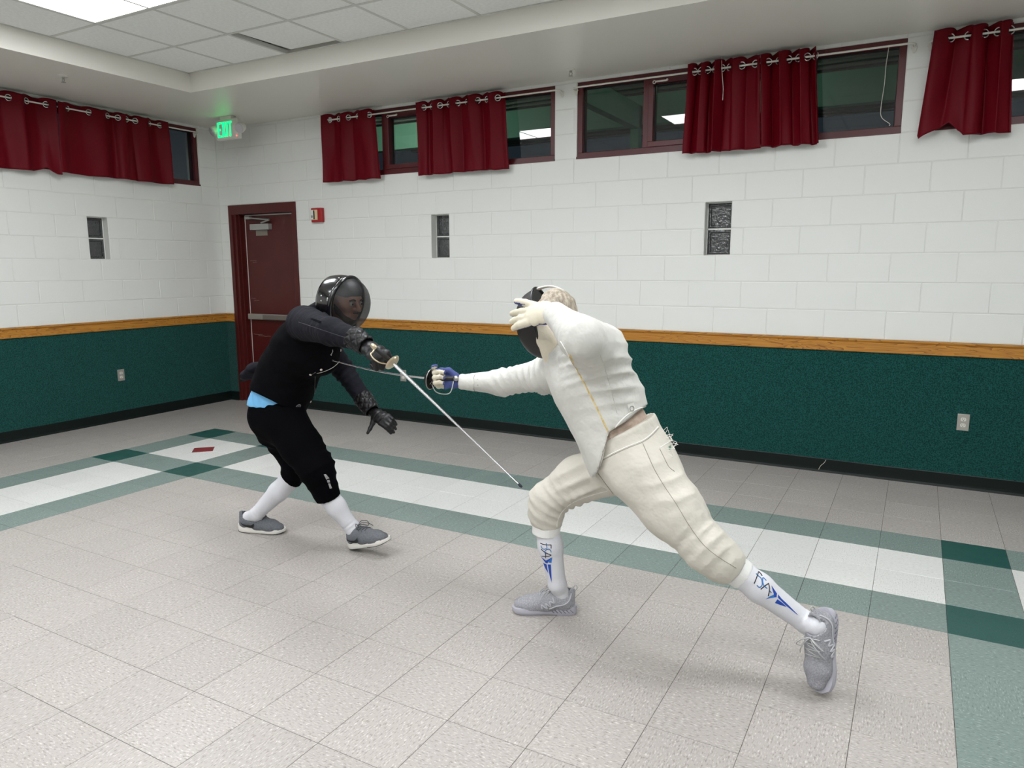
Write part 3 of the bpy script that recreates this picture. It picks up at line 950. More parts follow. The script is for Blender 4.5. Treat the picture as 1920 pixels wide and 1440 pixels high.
# ================================================================== implicit-surface sculpting
class Field:
    """smooth union of tapered, optionally flattened limbs, turned into one continuous surface"""
    def __init__(s, h):
        s.h = h; s.p = []; s.cuts = []
    def cone(s, a, b, ra, rb, lat=None, ratio=1., k=.03, sub=False, sharp=False):
        s.p.append((np.asarray(a, float), np.asarray(b, float), ra, rb, None if lat is None else nrm(lat), ratio, k, sub))
        return s
    def chain(s, pts, rs, lat=None, ratio=1., k=.03):
        if np.isscalar(ratio): ratio = [ratio] * len(pts)
        for i in range(len(pts) - 1):
            s.cone(pts[i], pts[i + 1], rs[i], rs[i + 1], lat, (ratio[i] + ratio[i + 1]) / 2, k)
        return s
    def cut(s, pt, n, k=.004, only=None):
        """removes what lies on the side n points to (within the optional sphere only=(centre, radius))"""
        s.cuts.append((np.asarray(pt, float), nrm(n), k, only)); return s
    def mesh(s, smooth=1):
        h = s.h
        lo = np.full(3, 1e9); hi = -lo
        for a, b, ra, rb, lat, ratio, k, sub in s.p:
            if sub: continue
            m = max(ra, rb) * max(1, ratio) + k + 2 * h
            lo = np.minimum(lo, np.minimum(a, b) - m); hi = np.maximum(hi, np.maximum(a, b) + m)
        n = np.ceil((hi - lo) / h).astype(int) + 1
        ax = [lo[i] + h * np.arange(n[i]) for i in range(3)]
        D = np.full(n, .08, np.float32)
        for a, b, ra, rb, lat, ratio, k, sub in s.p:
            m = max(ra, rb) * max(1, ratio) + max(k, .02) + 2 * h
            i0 = np.maximum(((np.minimum(a, b) - m - lo) / h).astype(int), 0); i1 = np.minimum(((np.maximum(a, b) + m - lo) / h).astype(int) + 2, n)
            if np.any(i1 <= i0): continue
            sl = tuple(slice(i0[q], i1[q]) for q in range(3))
            x = (ax[0][sl[0]] - a[0])[:, None, None]; y = (ax[1][sl[1]] - a[1])[None, :, None]; z = (ax[2][sl[2]] - a[2])[None, None, :]
            ab = b - a; L2 = max(ab @ ab, 1e-9)
            t = np.clip((x * ab[0] + y * ab[1] + z * ab[2]) / L2, 0, 1)
            dx = x - t * ab[0]; dy = y - t * ab[1]; dz = z - t * ab[2]
            q2 = dx * dx + dy * dy + dz * dz
            if lat is not None and ratio != 1:
                dl = dx * lat[0] + dy * lat[1] + dz * lat[2]
                q2 = q2 - dl * dl * (1 - 1 / ratio ** 2)
            d = (np.sqrt(np.maximum(q2, 1e-12)) - (ra + (rb - ra) * t)) * (1 if ratio >= 1 else ratio)
            A = D[sl]
            if sub:
                d = -d
                hh = np.clip(.5 - .5 * (A - d) / k, 0, 1)
                D[sl] = A + (d - A) * hh + k * hh * (1 - hh)
            else:
                hh = np.clip(.5 + .5 * (A - d) / k, 0, 1)
                D[sl] = A + (d - A) * hh - k * hh * (1 - hh)
        if s.cuts:
            X, Y, Z = ax[0][:, None, None], ax[1][None, :, None], ax[2][None, None, :]
            for pt, nn, k, only in s.cuts:
                if k == 'pair':
                    (p2, n2) = only
                    d = np.minimum((X - pt[0]) * nn[0] + (Y - pt[1]) * nn[1] + (Z - pt[2]) * nn[2], (X - p2[0]) * n2[0] + (Y - p2[1]) * n2[1] + (Z - p2[2]) * n2[2])
                    D = np.maximum(D, d).astype(np.float32)
                    continue
                d = (X - pt[0]) * nn[0] + (Y - pt[1]) * nn[1] + (Z - pt[2]) * nn[2]
                new = np.maximum(D, d)
                if only is not None:
                    c, r = only
                    msk = (X - c[0]) ** 2 + (Y - c[1]) ** 2 + (Z - c[2]) ** 2 < r * r
                    new = np.where(msk, new, D)
                D = new.astype(np.float32)
        return nets(D, lo, h, smooth)

def nets(D, lo, h, smooth):
    ins = D < 0
    c = [ins[i:ins.shape[0] - 1 + i, j:ins.shape[1] - 1 + j, k:ins.shape[2] - 1 + k] for i in (0, 1) for j in (0, 1) for k in (0, 1)]
    cnt = sum(q.astype(np.int8) for q in c)
    act = (cnt > 0) & (cnt < 8)
    idx = np.argwhere(act)
    vid = np.full(act.shape, -1, np.int64)
    vid[act] = np.arange(len(idx))
    cor = np.array([(i, j, k) for i in (0, 1) for j in (0, 1) for k in (0, 1)])
    val = np.stack([D[tuple((idx + o).T)] for o in cor], 1)
    acc = np.zeros((len(idx), 3)); num = np.zeros(len(idx))
    for a in range(8):
        for b in range(a + 1, 8):
            if np.abs(cor[a] - cor[b]).sum() != 1: continue
            m = (val[:, a] < 0) != (val[:, b] < 0)
            t = val[:, a] / np.where(m, val[:, a] - val[:, b], 1)
            acc[m] += (cor[a] + t[:, None] * (cor[b] - cor[a]))[m]; num += m
    V = lo + h * (idx + acc / num[:, None])
    F = []
    for axis in range(3):
        o = [1, 2, 0][axis], [2, 0, 1][axis]
        sl0 = [slice(None)] * 3; sl1 = [slice(None)] * 3
        sl0[axis] = slice(0, -1); sl1[axis] = slice(1, None)
        e = ins[tuple(sl0)] != ins[tuple(sl1)]
        ei = np.argwhere(e)
        ok = (ei[:, o[0]] > 0) & (ei[:, o[1]] > 0) & (ei[:, o[0]] < D.shape[o[0]] - 1) & (ei[:, o[1]] < D.shape[o[1]] - 1)
        ei = ei[ok]
        q = []
        for da, db in ((-1, -1), (0, -1), (0, 0), (-1, 0)):
            k = ei.copy(); k[:, o[0]] += da; k[:, o[1]] += db
            q.append(vid[tuple(k.T)])
        q = np.stack(q, 1)
        flip = ins[tuple(ei.T)]
        q[~flip] = q[~flip][:, ::-1]
        F.append(q)
    F = np.concatenate(F)
    F = F[(F >= 0).all(1)]
    for _ in range(smooth):
        S = np.zeros_like(V); N = np.zeros(len(V))
        for a in range(4):
            i, j = F[:, a], F[:, (a + 1) % 4]
            np.add.at(S, i, V[j]); np.add.at(N, i, 1); np.add.at(S, j, V[i]); np.add.at(N, j, 1)
        V = .5 * V + .5 * S / N[:, None]
    return V, F

def normals(V, F):
    n = np.cross(V[F[:, 2]] - V[F[:, 0]], V[F[:, 3]] - V[F[:, 1]])
    N = np.zeros_like(V)
    for a in range(4): np.add.at(N, F[:, a], n)
    return N / np.maximum(np.linalg.norm(N, axis=1), 1e-9)[:, None]

def nz(V, scale, seed):
    """smooth pseudo-noise in -1..1"""
    rs = np.random.RandomState(seed)
    o = np.zeros(len(V))
    for k in range(7):
        d = rs.normal(size=3); d /= np.linalg.norm(d)
        o += np.sin((V @ d) * scale * rs.uniform(.6, 1.5) + rs.uniform(0, 6.28))
    return o / 3.2

def wrinkle(V, F, terms, amp=.0015, scale=22, seed=0):
    """folds: (centre, reach, direction across the folds, wavelength, height)"""
    N = normals(V, F)
    d = amp * nz(V, scale, seed) + .5 * amp * nz(V, scale * 2.3, seed + 5)
    for q, (c, R, dr, wl, am) in enumerate(terms):
        dr = nrm(dr)
        r2 = ((V - c) ** 2).sum(1) / R ** 2
        th = (V @ dr) * 2 * math.pi / wl + 2.4 * nz(V, 8, seed + 11 + q) + q
        f = 1 - np.abs(np.sin(th / 2)) * 1.55
        d += 1.7 * am * np.exp(-r2 * 1.2) * f * np.clip(.75 + .7 * nz(V, 13, seed + 31 + q), 0, 1.5)
    return V + N * d[:, None]

def cloth(name, fld, m, parent, terms=(), amp=.0012, scale=20, seed=0, smooth=1):
    V, F = fld.mesh(smooth)
    if amp or terms: V = wrinkle(V, F, list(terms), amp, scale, seed)
    o = obj(name, V, F, m, parent, smooth=True, fix=False)
    return o, BVHTree.FromPolygons([Vector(v) for v in V], F.tolist())

def onsurf(bvh, u, v, off=.0015, near=None):
    """point of a surface seen at pixel (u, v)"""
    d = ray(u, v)
    hit = bvh.ray_cast(Vector(CAM), Vector(d))
    if hit[0] is None:
        hit = bvh.find_nearest(Vector(CAM + d * (near or 3.0)))
    return np.array(hit[0]) + np.array(hit[1]) * off, np.array(hit[1])

def dens(pts, n=6):
    out = []
    pts = [np.array(p, float) for p in pts]
    for i in range(len(pts) - 1):
        p0, p1, p2, p3 = pts[max(i - 1, 0)], pts[i], pts[i + 1], pts[min(i + 2, len(pts) - 1)]
        for t in np.linspace(0, 1, n, endpoint=False):
            out.append(.5 * ((2 * p1) + (-p0 + p2) * t + (2 * p0 - 5 * p1 + 4 * p2 - p3) * t * t + (-p0 + 3 * p1 - 3 * p2 + p3) * t ** 3))
    out.append(pts[-1])
    return out

def seam(name, bvh, px, m, parent, r=.0016, off=.0005, near=3., n=6):
    """raised seam or piping lying on a surface along a line of pixels"""
    pts = [onsurf(bvh, u, v, off, near)[0] for u, v in dens(px, n)]
    mb = MB(); mb.tube(pts, r, 6)
    return mb.obj(name, m, parent, smooth=True)

def patch(name, bvh, poly, m, parent, off=.0012, thick=.001, near=3.):
    """flat print lying on a surface inside a polygon of pixels"""
    poly = [np.array(p, float) for p in poly]
    pts = []
    for i in range(len(poly)):
        a, b = poly[i], poly[(i + 1) % len(poly)]
        k = max(1, int(np.linalg.norm(b - a) / 3))
        pts += [a + (b - a) * t for t in np.linspace(0, 1, k, endpoint=False)]
    bm = bmesh.new()
    vs_ = [bm.verts.new((*p, 0)) for p in pts]
    f = bm.faces.new(vs_)
    bmesh.ops.triangulate(bm, faces=[f])
    bmesh.ops.subdivide_edges(bm, edges=list(bm.edges), cuts=1, use_grid_fill=True)
    bmesh.ops.triangulate(bm, faces=list(bm.faces))
    bm.verts.index_update()
    V = []; 
    for v in bm.verts:
        V.append(onsurf(bvh, v.co.x, v.co.y, off, near)[0])
    F = [[q.index for q in ff.verts] for ff in bm.faces]
    bm.free()
    o = obj(name, V, F, m, parent, fix=False)
    return o

# ------------------------------------------------------------------ hands and shoes
def hand_field(h, wrist, X, Z, right, curl, spread, thumb, size=1., k=.008, fat=1.):
    """glove with palm, four fingers and thumb. X = along the hand, Z = back of the hand.
    curl: per finger three bend angles; thumb: list of points in hand space. Returns field and finger tips."""
    X = nrm(X); Z = nrm(np.asarray(Z) - X * (np.asarray(Z) @ X)); Y = np.cross(Z, X) * (1 if right else -1)   # Y towards the thumb
    W = lambda x, y, z: np.asarray(wrist) + size * (x * X + y * Y + z * Z)
    f = Field(h)
    f.chain([W(-.02, 0, 0), W(.02, 0, 0), W(.055, 0, 0), W(.088, 0, .0)], [.024 * size, .022 * size, .0195 * size, .0165 * size], Y, [1.2, 1.45, 2.0, 2.5], .012)
    tips = []
    for i, (yo, ls) in enumerate(((.034, (.044, .027, .021)), (.011, (.050, .030, .022)), (-.012, (.046, .028, .021)), (-.034, (.036, .022, .019)))):
        p = W(.086, yo, -.001)
        al = 0
        sp = spread[i]
        rr = [.0115 * fat, .0108 * fat, .0098 * fat, .0088 * fat]
        for q in range(3):
            al += curl[i][q]
            d = math.cos(al) * (math.cos(sp) * X + math.sin(sp) * Y) - math.sin(al) * Z
            e = p + d * ls[q] * size
            f.cone(p, e, rr[q] * size, rr[q + 1] * size, k=.0045 if q else k)
            p = e
        tips.append(p)
    f.chain([W(*t) for t in thumb], [.0165 * size, .0145 * size, .012 * size, .0098 * size][:len(thumb)], k=.01)
    return f, W, tips

def shoe(parent, heel, fwd, up, mu, ms, ml, length=.295, mline=None, side_mark=None, wide=1., overlay=None, open_to=None):
    """trainer: knitted upper with collar, midsole, outsole, laces; heel = back of the sole on the floor"""
    X = nrm(fwd); Z = nrm(np.asarray(up) - X * (np.asarray(up) @ X)); Y = np.cross(Z, X)
    k = length / .295
    W = lambda x, y, z: np.asarray(heel) + k * (x * X + y * wide * Y + z * Z)
    S = empty('shoe', heel, parent=parent)
    f = Field(.0045)
    f.cone(W(.045, 0, .05), W(.052, 0, .095), .038 * k, .034 * k, Y, .92, .02)
    f.cone(W(.055, 0, .052), W(.13, 0, .05), .043 * k, .040 * k, Y, 1., .02)
    f.cone(W(.085, 0, .075), W(.15, 0, .055), .034 * k, .034 * k, Y, 1., .025)
    f.cone(W(.13, -.002, .042), W(.205, -.004, .036), .041 * k, .038 * k, Y, 1.16, .02)
    f.cone(W(.205, -.004, .034), W(.252, -.006, .030), .037 * k, .028 * k, Y, 1.2, .02)
    f.cone(W(.018, 0, .085), W(.012, 0, .108), .012 * k, .008 * k, k=.02)
    f.cone(W(.06, 0, .096), W(.062, 0, .16), .030 * k, .040 * k, Y, .88, .006, sub=True)
    if open_to is not None:
        oa = W(.060, 0, .088); ob_ = np.asarray(open_to) + (np.asarray(open_to) - oa) * .6
        f.cone(oa, ob_, .034 * k, .043 * k, k=.006, sub=True)
    f.cut(W(.1, 0, .018), -Z)
    V, F = f.mesh(1)
    up_o = obj('upper', V, F, mu, S, smooth=True, fix=False)
    bv = BVHTree.FromPolygons([Vector(v) for v in V], F.tolist())
    # midsole: lofted cross-sections
    xs = np.linspace(0, 1, 22)
    def wid(t):
        return np.interp(t, [0, .02, .06, .14, .3, .5, .72, .88, .95, .985, 1], [.010, .021, .030, .0365, .038, .037, .046, .043, .034, .022, .010])
    def outline(t):
        return -.004 * math.sin(t * math.pi * 1.2)
    V = []; n = 8
    for t in xs:
        x = -.004 + .290 * t
        wv = wid(t)
        zb = .010 * max(0, (t - .78) / .22) ** 1.6 + .006 * max(0, (.12 - t) / .12) ** 1.5
        zt = np.interp(t, [0, .25, .6, .9, 1], [.040, .033, .026, .027, .024])
        yo = outline(t)
        for yy, zz in ((-1, zb + .004), (-.93, zb), (.93, zb), (1, zb + .004), (1.04, (zb + zt) / 2), (.97, zt), (-.97, zt), (-1.04, (zb + zt) / 2)):
            V.append(W(x, yo + yy * wv, zz))
    F = [list(range(n))[::-1], [(len(xs) - 1) * n + q for q in range(n)]]
    for i in range(len(xs) - 1):
        F += [(i * n + q, i * n + (q + 1) % n, (i + 1) * n + (q + 1) % n, (i + 1) * n + q) for q in range(n)]
    obj('midsole', V, F, ms, S, smooth=50)
    for a, b in ((.02, .30), (.55, .96)):
        mb = MB()
        poly = []
        for t in np.linspace(a, b, 8): poly.append((-.004 + .290 * t, wid(t) * .9 + outline(t)))
        for t in np.linspace(b, a, 8): poly.append((-.004 + .290 * t, -wid(t) * .9 + outline(t)))
        mb.prism(poly, lambda x, y, d: W(x, y, d + .010 * max(0, ((x + .004) / .290 - .78) / .22) ** 1.6 + .006 * max(0, (.12 - (x + .004) / .290) / .12) ** 1.5), -.003, .002)
        mb.obj('outsole', mline or ms, S)
    # laces
    def on(x, y):
        hit = bv.ray_cast(Vector(W(x, y, .2)), Vector(-Z))
        return (np.array(hit[0]) if hit[0] is not None else W(x, y, .07)) + Z * .0025
    mb = MB()
    rows = [.105, .124, .143, .162]
    for i, x in enumerate(rows):
        mb.tube([on(x, y) for y in np.linspace(-.024, .024, 7)], .0022, 6)
        if i: mb.tube([on(rows[i - 1] + (x - rows[i - 1]) * t, -.022 + .044 * t) for t in np.linspace(0, 1, 7)], .0022, 6)
    c = on(.102, 0) + Z * .004
    for s_ in (-1, 1):
        lo_ = [c, c + k * (.010 * X + s_ * .022 * Y + .016 * Z), c + k * (.030 * X + s_ * .046 * Y + .004 * Z), c + k * (.034 * X + s_ * .040 * Y - .018 * Z), c + k * (.012 * X + s_ * .018 * Y - .002 * Z), c]
        mb.tube(dens(lo_, 5), .0019, 6)
        mb.tube(dens([c, c + k * (.02 * X + s_ * .016 * Y + .008 * Z), c + k * (.045 * X + s_ * .035 * Y - .006 * Z), c + k * (.06 * X + s_ * .046 * Y - .026 * Z)], 5), .0019, 6)
    mb.obj('laces', ml, S, smooth=True)
    if overlay:
        def side_pt(x, z, sd):
            hit = bv.ray_cast(Vector(W(x, sd * .2, z)), Vector(-sd * Y))
            q = np.array(hit[0]) if hit[0] is not None else W(x, sd * .036, z)
            return q + np.array(hit[1] if hit[1] is not None else sd * Y) * .001
        for sd in (-1, 1):
            mb = MB()
            for line in ([(.022, .10), (.03, .075), (.05, .058), (.085, .048), (.12, .036)], [(.105, .085), (.098, .062), (.118, .070), (.112, .045), (.135, .060), (.128, .038), (.152, .052), (.15, .034)]):
                mb.tube([side_pt(x, z, sd) for x, z in dens(line, 5)], .0032, 6)
            mb.obj('side_overlay', overlay, S, smooth=True)
        mb = MB(); mb.tube(dens([W(.010, 0, .095), W(-.004, 0, .118), W(.004, 0, .132), W(.014, 0, .112)], 5), .0024, 6); mb.obj('pull_tab', ml, S, smooth=True)
        mb = MB()
        for sd in (-1, 1):
            for q in range(6):
                x = .012 + .017 * q
                t_ = (x + .004) / .290
                mb.tube([W(x, sd * wid(t_) * 1.045 - .003, .012), W(x + .014, sd * wid(t_ + .05) * 1.045 - .003, .026)], .0022, 5)
        o_ = mb.obj('sole_grooves', mat('sole_groove', (120, 118, 130), .7), S); o_['kind'] = 'stuff'
    if side_mark:
        col, side = side_mark
        top = [(.030, .064), (.050, .056), (.080, .050), (.105, .052), (.125, .064)]
        bot = [(.125, .064), (.122, .044), (.105, .035), (.080, .036), (.055, .046), (.030, .064)]
        pts = dens(top, 4) + dens(bot, 4)[1:-1]
        V = []
        for x, z in pts:
            hit = bv.ray_cast(Vector(W(x, side * .2, z)), Vector(-side * Y))
            q = np.array(hit[0]) if hit[0] is not None else W(x, side * .04, z)
            V.append(q + side * Y * .002 + (np.array(hit[1]) if hit[0] is not None else side * Y) * .0035)
        nt_ = len(dens(top, 4)); nb = len(pts) - nt_
        bm = bmesh.new(); vv = [bm.verts.new(v) for v in V]; fc = bm.faces.new(vv); bmesh.ops.triangulate(bm, faces=[fc]); bm.verts.index_update()
        FF = [[q.index for q in ff.verts] for ff in bm.faces]; bm.free()
        obj('side_swoosh', V, FF, col, S, fix=False)
    return S, W, bv



# ================================================================== fencer in white
wfab = mat('white_jacket_cotton', (207, 206, 200), .85, spec=.15, bump=(13, .6, .022))
bfab = mat('cream_breeches_cotton', (205, 200, 189), .88, spec=.15, bump=(13, .6, .022))
seamw = mat('white_piping', (238, 236, 230), .7)
seamd = mat('dark_stitching', (150, 142, 130), .8)  # thread colour, darker than the cloth
yell = mat('yellowed_zip_tape', (206, 172, 96), .8, var=(60, (226, 208, 160), .15))
sockw = mat('white_sock_knit', (212, 212, 217), .85, bump=(260, .4, .002))
cuffm = mat('white_elastic_cuff', (232, 231, 228), .8, bump=(120, .4, .003))
glovew = mat('cream_glove_leather', (208, 200, 180), .6, bump=(60, .25, .004))
gloveb = mat('blue_glove_suede', (70, 84, 140), .8, bump=(120, .3, .002), var=(30, (58, 68, 118), .3))
shirtm = mat('beige_undershirt', (192, 174, 160), .85, bump=(26, .8, .012), var=(40, (170, 150, 136), .2))
skin = mat('skin', (198, 150, 128), .5, var=(30, (186, 136, 114), .3))
hairg = mat('grey_hair', (188, 176, 160), .7, var=(90, (140, 128, 112), .15), bump=(150, .8, .006), stretch=(1, 1, .25))
maskm = bpy.data.materials.new('black_mask_wire'); maskm.use_nodes = True
def wire_mat(m, keep, rgb, rough=.45):
    nt = m.node_tree
    b = nt.nodes['Principled BSDF']; b.inputs['Base Color'].default_value = (*lin(rgb), 1); b.inputs['Roughness'].default_value = rough
    o = nt.nodes['Material Output']; mx = nt.nodes.new('ShaderNodeMixShader'); tr = nt.nodes.new('ShaderNodeBsdfTransparent')
    mx.inputs[0].default_value = keep
    nt.links.new(tr.outputs[0], mx.inputs[1]); nt.links.new(b.outputs[0], mx.inputs[2]); nt.links.new(mx.outputs[0], o.inputs[0])
wire_mat(maskm, .93, (22, 20, 20))
blackp = mat('black_rubber_rim', (18, 18, 20), .35)
bibm = mat('cream_mask_bib', (222, 213, 192), .7, bump=(30, .6, .006))
shoeg = mat('grey_shoe_mesh', (172, 172, 177), .8, bump=(260, 1., .003), var=(190, (138, 138, 144), .2))
soleg = mat('lilac_grey_sole', (176, 174, 184), .6)
laceg = mat('grey_lace', (178, 178, 178), .7)

F2 = empty('person', (6.15, -3.08, 0))
tag(F2, 'fencer in white jacket and breeches lunging with outstretched sword arm', 'person')
latH = nrm((.50, -.87, 0)); latC = nrm((.66, -.75, .05))
pel = P(1182, 852, -3.09)
wst = P(1150, 800, -3.09); mid = P(1128, 757, -3.09); che = P(1104, 712, -3.09); upc = P(1080, 676, -3.08); nck = P(1060, 648, -3.08)
hipF = P(1150, 880, -3.00); kneF = P(1027, 938, -3.05); cufF = P(1025, 985, -3.05); ankF = P(1045, 1096, -3.045)
hipB = P(1208, 892, -3.18); kneB = P(1325, 1028, -3.22); cufB = P(1377, 1067, -3.18); ankB = P(1512, 1168, -3.10)
shR = P(1032, 700, -2.93); elR = P(943, 717, -2.80); wrR = P(870, 716, -2.90)
shL = P(1121, 655, -3.24); elL = P(1089, 634, -3.47); wrL = P(1042, 590, -3.36)
hdc = P(1042, 598, -3.08)
fac2_unused = nrm(-.93 * CR * .95 + .28 * CD - .12 * CF)          # where the face points: to the left of the picture and a little down
# body under the clothes: one surface from head to ankles
b2 = Field(.010)
b2.chain([pel, wst, mid, che, upc], [.105, .090, .095, .105, .080], latC, [1.2, 1.25, 1.25, 1.3, 1.5], .05)
b2.chain([upc, nck, hdc], [.07, .052, .055], k=.04)
upv = nrm(hdc - nck + np.array([-.02, 0, .12]))
b2.cone(hdc - upv * .02, hdc + upv * .030, .076, .078, k=.03)
b2.chain([hipF, kneF, cufF, ankF], [.080, .042, .036, .026], k=.03); b2.cone(pel, hipF, .11, .085, k=.05)
b2.chain([hipB, kneB, cufB, ankB], [.082, .042, .036, .026], k=.03); b2.cone(pel, hipB, .11, .088, k=.05)
b2.chain([shR, elR, wrR], [.052, .04, .028], k=.04); b2.cone(upc, shR, .08, .055, k=.05)
b2.chain([shL, elL, wrL], [.052, .042, .029], k=.04); b2.cone(upc, shL, .08, .055, k=.05)
cloth('body', b2, skin, F2, amp=0)

# jacket
j2 = Field(.0068)
j2.chain([P(1186, 885, -3.09), P(1172, 850, -3.09), wst, mid, che, upc], [.150, .152, .144, .146, .148, .115], latC, [1.15, 1.15, 1.15, 1.15, 1.2, 1.3], .06)
j2.chain([upc, nck], [.09, .066], k=.04)
j2.cone(upc, shL, .10, .080, k=.05); j2.cone(upc, shR, .10, .078, k=.05)
j2.chain([shL, shL * .5 + elL * .5, elL, wrL + (wrL - elL) * .02], [.082, .078, .064, .046], k=.06)
j2.cone(shL + np.array([.02, 0, -.01]), mid + latC * .06 + np.array([.03, 0, .05]), .085, .10, k=.06)
j2.chain([shR, elR, P(886, 716, -2.88)], [.076, .060, .042], k=.035)
hA, hB, hC = P(1213, 760, -3.02), P(1146, 808, -3.25), P(1082, 858, -3.05)
hn = np.cross(hB - hA, hC - hA); hn = nrm(hn) * (1 if np.dot(hn, wst - che) > 0 else -1)
tlA, tlB = P(1142, 812, -3.26), P(1119, 898, -3.26)
tn = nrm(np.cross(tlB - tlA, latH)); tn = tn if tn[0] > 0 else -tn
j2.cuts.append((hA, hn, 'pair', (tlA, tn)))
# front tail that runs down to the crotch
frn = nrm(np.cross(latC, upc - wst)); frn = frn if frn @ CR < 0 else -frn
t0 = P(1110, 798, -3.14); t1 = P(1106, 846, -3.17); t2 = P(1117, 893, -3.20)
j2.cone(P(1176, 792, -3.30), P(1196, 782, -3.24), .050, .045, k=.012, sub=True)
terms = [(elL, .10, wrL - elL, .04, .005), (P(1085, 668, -3.28), .10, (-.45, -.2, 1), .038, .008), (shR, .11, shR - elR, .045, .009), (elR, .12, (.7, .2, .6), .04, .006),
         (P(1010, 715, -2.95), .12, (.8, 0, .5), .045, .009), (mid, .25, (.5, 0, 1), .13, .005), (P(1150, 690, -3.2), .15, (-.3, .2, 1), .055, .006), (P(1060, 700, -3.15), .12, (1, 0, .35), .06, .006)]
jk, jb = cloth('jacket', j2, wfab, F2, terms, .0016, 16, 3)
seam('zip_tape', jb, [(1068, 665), (1083, 695), (1100, 727), (1118, 763), (1131, 790), (1143, 816)], yell, jk, .0034)
seam('front_seam', jb, [(1051, 640), (1060, 655), (1070, 675), (1083, 697)], seamw, jk, .002)
seam('back_panel_seam', jb, [(1124, 660), (1134, 690), (1146, 730), (1157, 775)], mat('faint_stitch', (205, 203, 196), .8), jk, .0012)
seam('hem_edge', jb, [(1212, 762), (1195, 767), (1175, 779), (1158, 796), (1146, 811)], seamw, jk, .0028)
seam('tail_edge', jb, [(1139, 818), (1134, 838), (1127, 862), (1120, 888)], seamd, jk, .0014)
seam('sleeve_end_stitch', jb, [(893, 698), (889, 706), (887, 716), (888, 727), (891, 737)], seamd, jk, .0014, near=3.35)
q, qn = onsurf(jb, 1184, 766, .004)
mb = MB(); mb.torus(q, qn, .0095, .0018, 14, 6); mb.obj('d_ring', steel, jk)
patch('ring_tab', jb, [(1176, 758), (1188, 754), (1191, 768), (1180, 771)], seamw, jk, .0015)

# undershirt showing between jacket and waistband
u2 = Field(.007)
u2.chain([wst + (wst - mid) * .9, wst], [.131, .134], latH, 1.14, .03)
cloth('undershirt', u2, shirtm, F2, [(P(1180, 790, -3.25), .12, (1, 0, .4), .03, .006), (P(1160, 800, -3.25), .1, (-.4, 0, 1), .025, .005)], .003, 40, 8)

# breeches
r2 = Field(.0068)
wtop = P(1172, 806, -3.09)
r2.chain([wtop, pel], [.136, .142], latH, [1.14, 1.14], .05)
r2.cone(pel, P(1196, 875, -3.08), .142, .135, latH, 1.1, .05)
r2.cone(P(1218, 862, -3.10), P(1228, 885, -3.12), .100, .10, latH, 1.15, .05)     # seat
thF = P(1085, 898, -3.02)
r2.chain([hipF, thF, kneF], [.112, .094, .078], k=.045)
r2.chain([kneF, P(1024, 962, -3.05), cufF], [.078, .072, .063], k=.03)
thB = P(1262, 955, -3.20)
r2.chain([hipB, thB, kneB], [.128, .108, .084], k=.05)
r2.chain([kneB, P(1356, 1053, -3.20), cufB], [.084, .074, .059], k=.035)
wA, wB, wC = P(1219, 777, -3.02), P(1146, 823, -3.25), P(1090, 838, -3.05)
wn = np.cross(wB - wA, wC - wA); wn = nrm(wn) * (1 if np.dot(wn, che - wst) > 0 else -1)
r2.cut(wA, wn)
r2.cut(cufF, cufF - kneF, only=(cufF, .12)); r2.cut(cufB, cufB - kneB, only=(cufB, .12))
terms = [(kneB + (0, 0, .03), .12, kneB - thB, .05, .006), (P(1305, 985, -3.25), .09, (.9, 0, -.5), .055, .005), (kneF, .11, (.6, 0, 1), .045, .006), (P(1060, 950, -3.08), .10, (1, .2, 1.2), .035, .007),
         (P(1150, 915, -3.1), .12, (.3, .2, 1), .05, .006), (P(1255, 905, -3.28), .11, (-.25, 0, 1), .07, .005), (P(1100, 900, -3.08), .12, (-.6, 0, 1), .06, .005)]
br, bb = cloth('breeches', r2, bfab, F2, terms, .0018, 17, 9)
seam('waistband_edge', bb, [(1144, 818), (1163, 808), (1185, 795), (1204, 782), (1215, 773)], seamw, br, .0026)
seam('waistband_seam', bb, [(1119, 866), (1145, 852), (1175, 838), (1205, 826), (1222, 813), (1234, 800)], seamw, br, .0022)
seam('waistband_stitch', bb, [(1119, 869), (1145, 855), (1175, 841), (1205, 829), (1223, 816), (1236, 802)], seamd, br, .0012)
seam('side_seam', bb, [(1205, 831), (1216, 856), (1228, 882), (1246, 912), (1268, 945), (1292, 985), (1318, 1020), (1345, 1043), (1380, 1065)], seamd, br, .0012)
seam('inseam', bb, [(1122, 888), (1132, 902), (1142, 915), (1150, 926)], seamd, br, .0018)
seam('inner_leg_seam', bb, [(1140, 920), (1105, 930), (1075, 942), (1055, 958), (1046, 975), (1044, 988)], seamw, br, .0016)
pk = seam('pocket_edge', bb, [(1237, 842), (1245, 858), (1254, 875), (1265, 884)], seamd, br, .0014)
seam('pocket_hem', bb, [(1237, 840), (1246, 834), (1256, 828)], seamw, br, .002)
patch('pocket_label', bb, [(1253, 837), (1258, 835), (1258, 842), (1254, 844)], mat('green_label', (96, 130, 104), .7), br)
mb = MB()
rs = np.random.RandomState(5)
for k in range(12):
    q, qn = onsurf(bb, 1248 + 2.0 * (k % 6), 812 + 5 * (k % 9), .001, 2.9)
    d1 = .02 * nrm(CR * 1. + rs.normal(size=3) * .6)
    mb.tube(dens([q, q + d1, q + d1 * 1.2 + rs.normal(size=3) * .008, q + d1 * .5 + rs.normal(size=3) * .012], 4), .0009, 5)
mb.obj('frayed_threads', seamw, br)
for c, kn, nm in ((cufF, kneF, 0), (cufB, kneB, 1)):
    ax = nrm(c - kn)
    cf = Field(.005)
    cf.cone(c - ax * .02, c + ax * .04, .064 if nm == 0 else .060, .061 if nm == 0 else .056, k=.005)
    cf.cut(c + ax * .040, ax); cf.cut(c - ax * .02, -ax)
    cloth('cuff', cf, cuffm, br, amp=.0016, scale=50, seed=nm)
